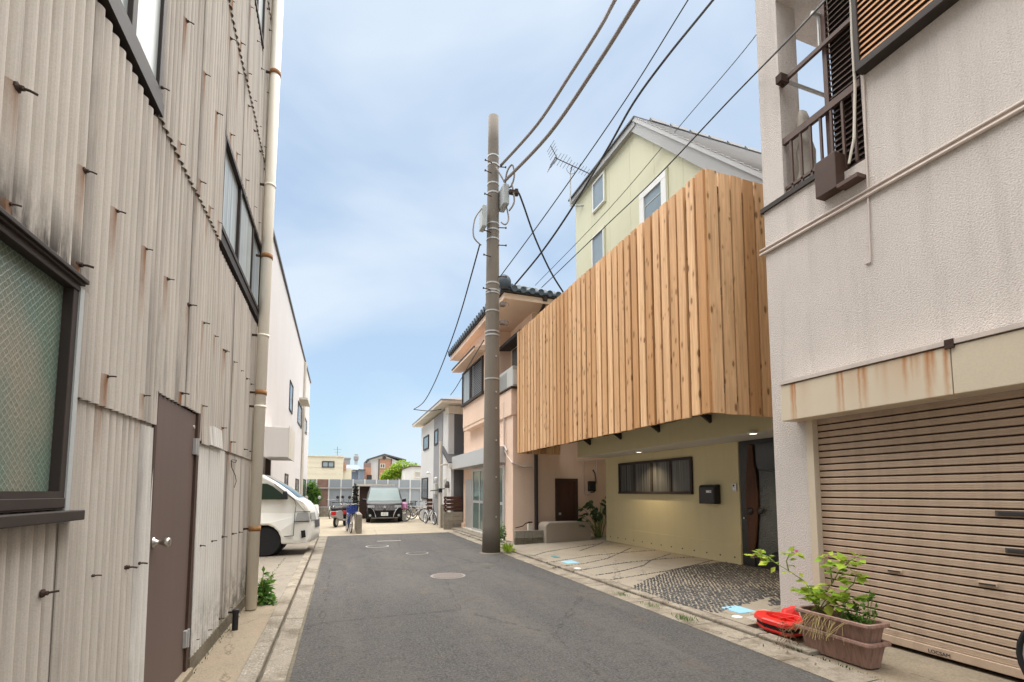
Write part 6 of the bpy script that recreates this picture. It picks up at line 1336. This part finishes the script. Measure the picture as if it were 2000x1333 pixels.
c3 = run([(976, 542), (1077, 404), (1220, 198), (1344, 0)], 11.5, 6.3); c3.append(c3[-1]+(c3[-1]-c3[-2])*1.2); cable('overhead_cable', c3, .012, 'thin wire rising from pole past the tv antenna', 'cable_dk')
c4 = run([(1006, 556), (1060, 490), (1120, 402), (1190, 285), (1237, 202), (1300, 115), (1393, 0)], 12.45, 6.4); c4.append(c4[-1]+(c4[-1]-c4[-2])*2); cable('overhead_cable', c4, .024, 'dark thick wire crossing the green roof edge to roof corner', 'cable_dk')
c5 = run([(1045, 558), (1190, 408), (1340, 232), (1440, 115), (1506, 30)], 12.45, 4.35); cable('overhead_cable', c5, .008, 'thinnest wire across the green wall to the stucco pillar', 'cable_dk')
c6 = run([(1058, 562), (1186, 439), (1284, 345), (1421, 200), (1530, 88), (1613, 0)], 12.42, 2.85); c6.append(c6[-1]+(c6[-1]-c6[-2])*.8); cable('overhead_cable', c6, .012, 'twisted dark wire passing in front of balcony pillar', 'cable_dk')
c7 = [ony(a, b, yy) for a, b, yy in ((1002, 372, 11.15), (1012, 376, 11.2), (1022, 400, 11.4), (1045, 465, 11.8), (1075, 530, 12.2), (1100, 571, 12.44))]; cable('overhead_cable', c7, .024, 'short drop cable from grey pole box to peach roof', 'cable_dk')
c8 = [ony(a, b, yy) for a, b, yy in ((937, 478, 11.4), (920, 540, 12.4), (900, 610, 14), (878, 675, 16), (850, 745, 19), (828, 785, 20.5), (808, 800, 22))]; cable('overhead_cable', c8, .018, 'sagging dark wire from the pole to white house eave', 'cable_dk')
c9 = [ony(a, b, yy) for a, b, yy in ((808, 800, 22), (838, 803, 21), (862, 800, 20.6))]; cable('overhead_cable', c9, .02, 'short horizontal wire at the white house eave', 'cable_dk')
c10 = [ony(a, b, yy) for a, b, yy in ((945, 665, 12), (915, 715, 15), (892, 755, 18), (880, 772, 19.6))]; cable('overhead_cable', c10, .014, 'thin wire past the peach house window to white house', 'cable_dk')

# ------------------------------------------------------------------ litter in the gutters
mb = MB()
for k in range(420):
    if k < 230: x, y = 4.075+rnd.gauss(0, .018), rnd.uniform(3.0, 9.5)
    elif k < 320: x, y = 4.0+rnd.uniform(-.15, .5), 3.55+rnd.gauss(0, .35)
    else: x, y = -.545+rnd.gauss(0, .012), rnd.uniform(1.5, 14)
    leaf(mb, (x, y, .016+.03*(x > 4.085)), (rnd.uniform(-1, 1), rnd.uniform(-1, 1), rnd.uniform(0, .3)), rnd.uniform(.012, .04), .4, (0, 0, 1))
tag(mb.build('leaf_litter', 'dry', None, raw=True), 'dry brown leaf litter scattered along the kerb joints', 'litter', kind='stuff')
mb = MB()
for k in range(700):
    y = rnd.uniform(2.4, 17); x = 4.078+rnd.gauss(0, .012); leaf(mb, (x, y, .01), (rnd.uniform(-.6, .6), rnd.uniform(-.6, .6), 1), rnd.uniform(.008, .022)*(1+1.2*(sin(y*2.3) > .6)), .35)
for k in range(260):
    y = rnd.uniform(2.4, 12); leaf(mb, (-1.07+rnd.gauss(0, .012), y, .02), (rnd.uniform(-.6, .6), rnd.uniform(-.6, .6), 1), rnd.uniform(.008, .03), .35)
tag(mb.build('kerb_moss', 'leaf_dk', None, raw=True), 'thin green moss and grass growing in the kerb joint', 'moss', kind='stuff')
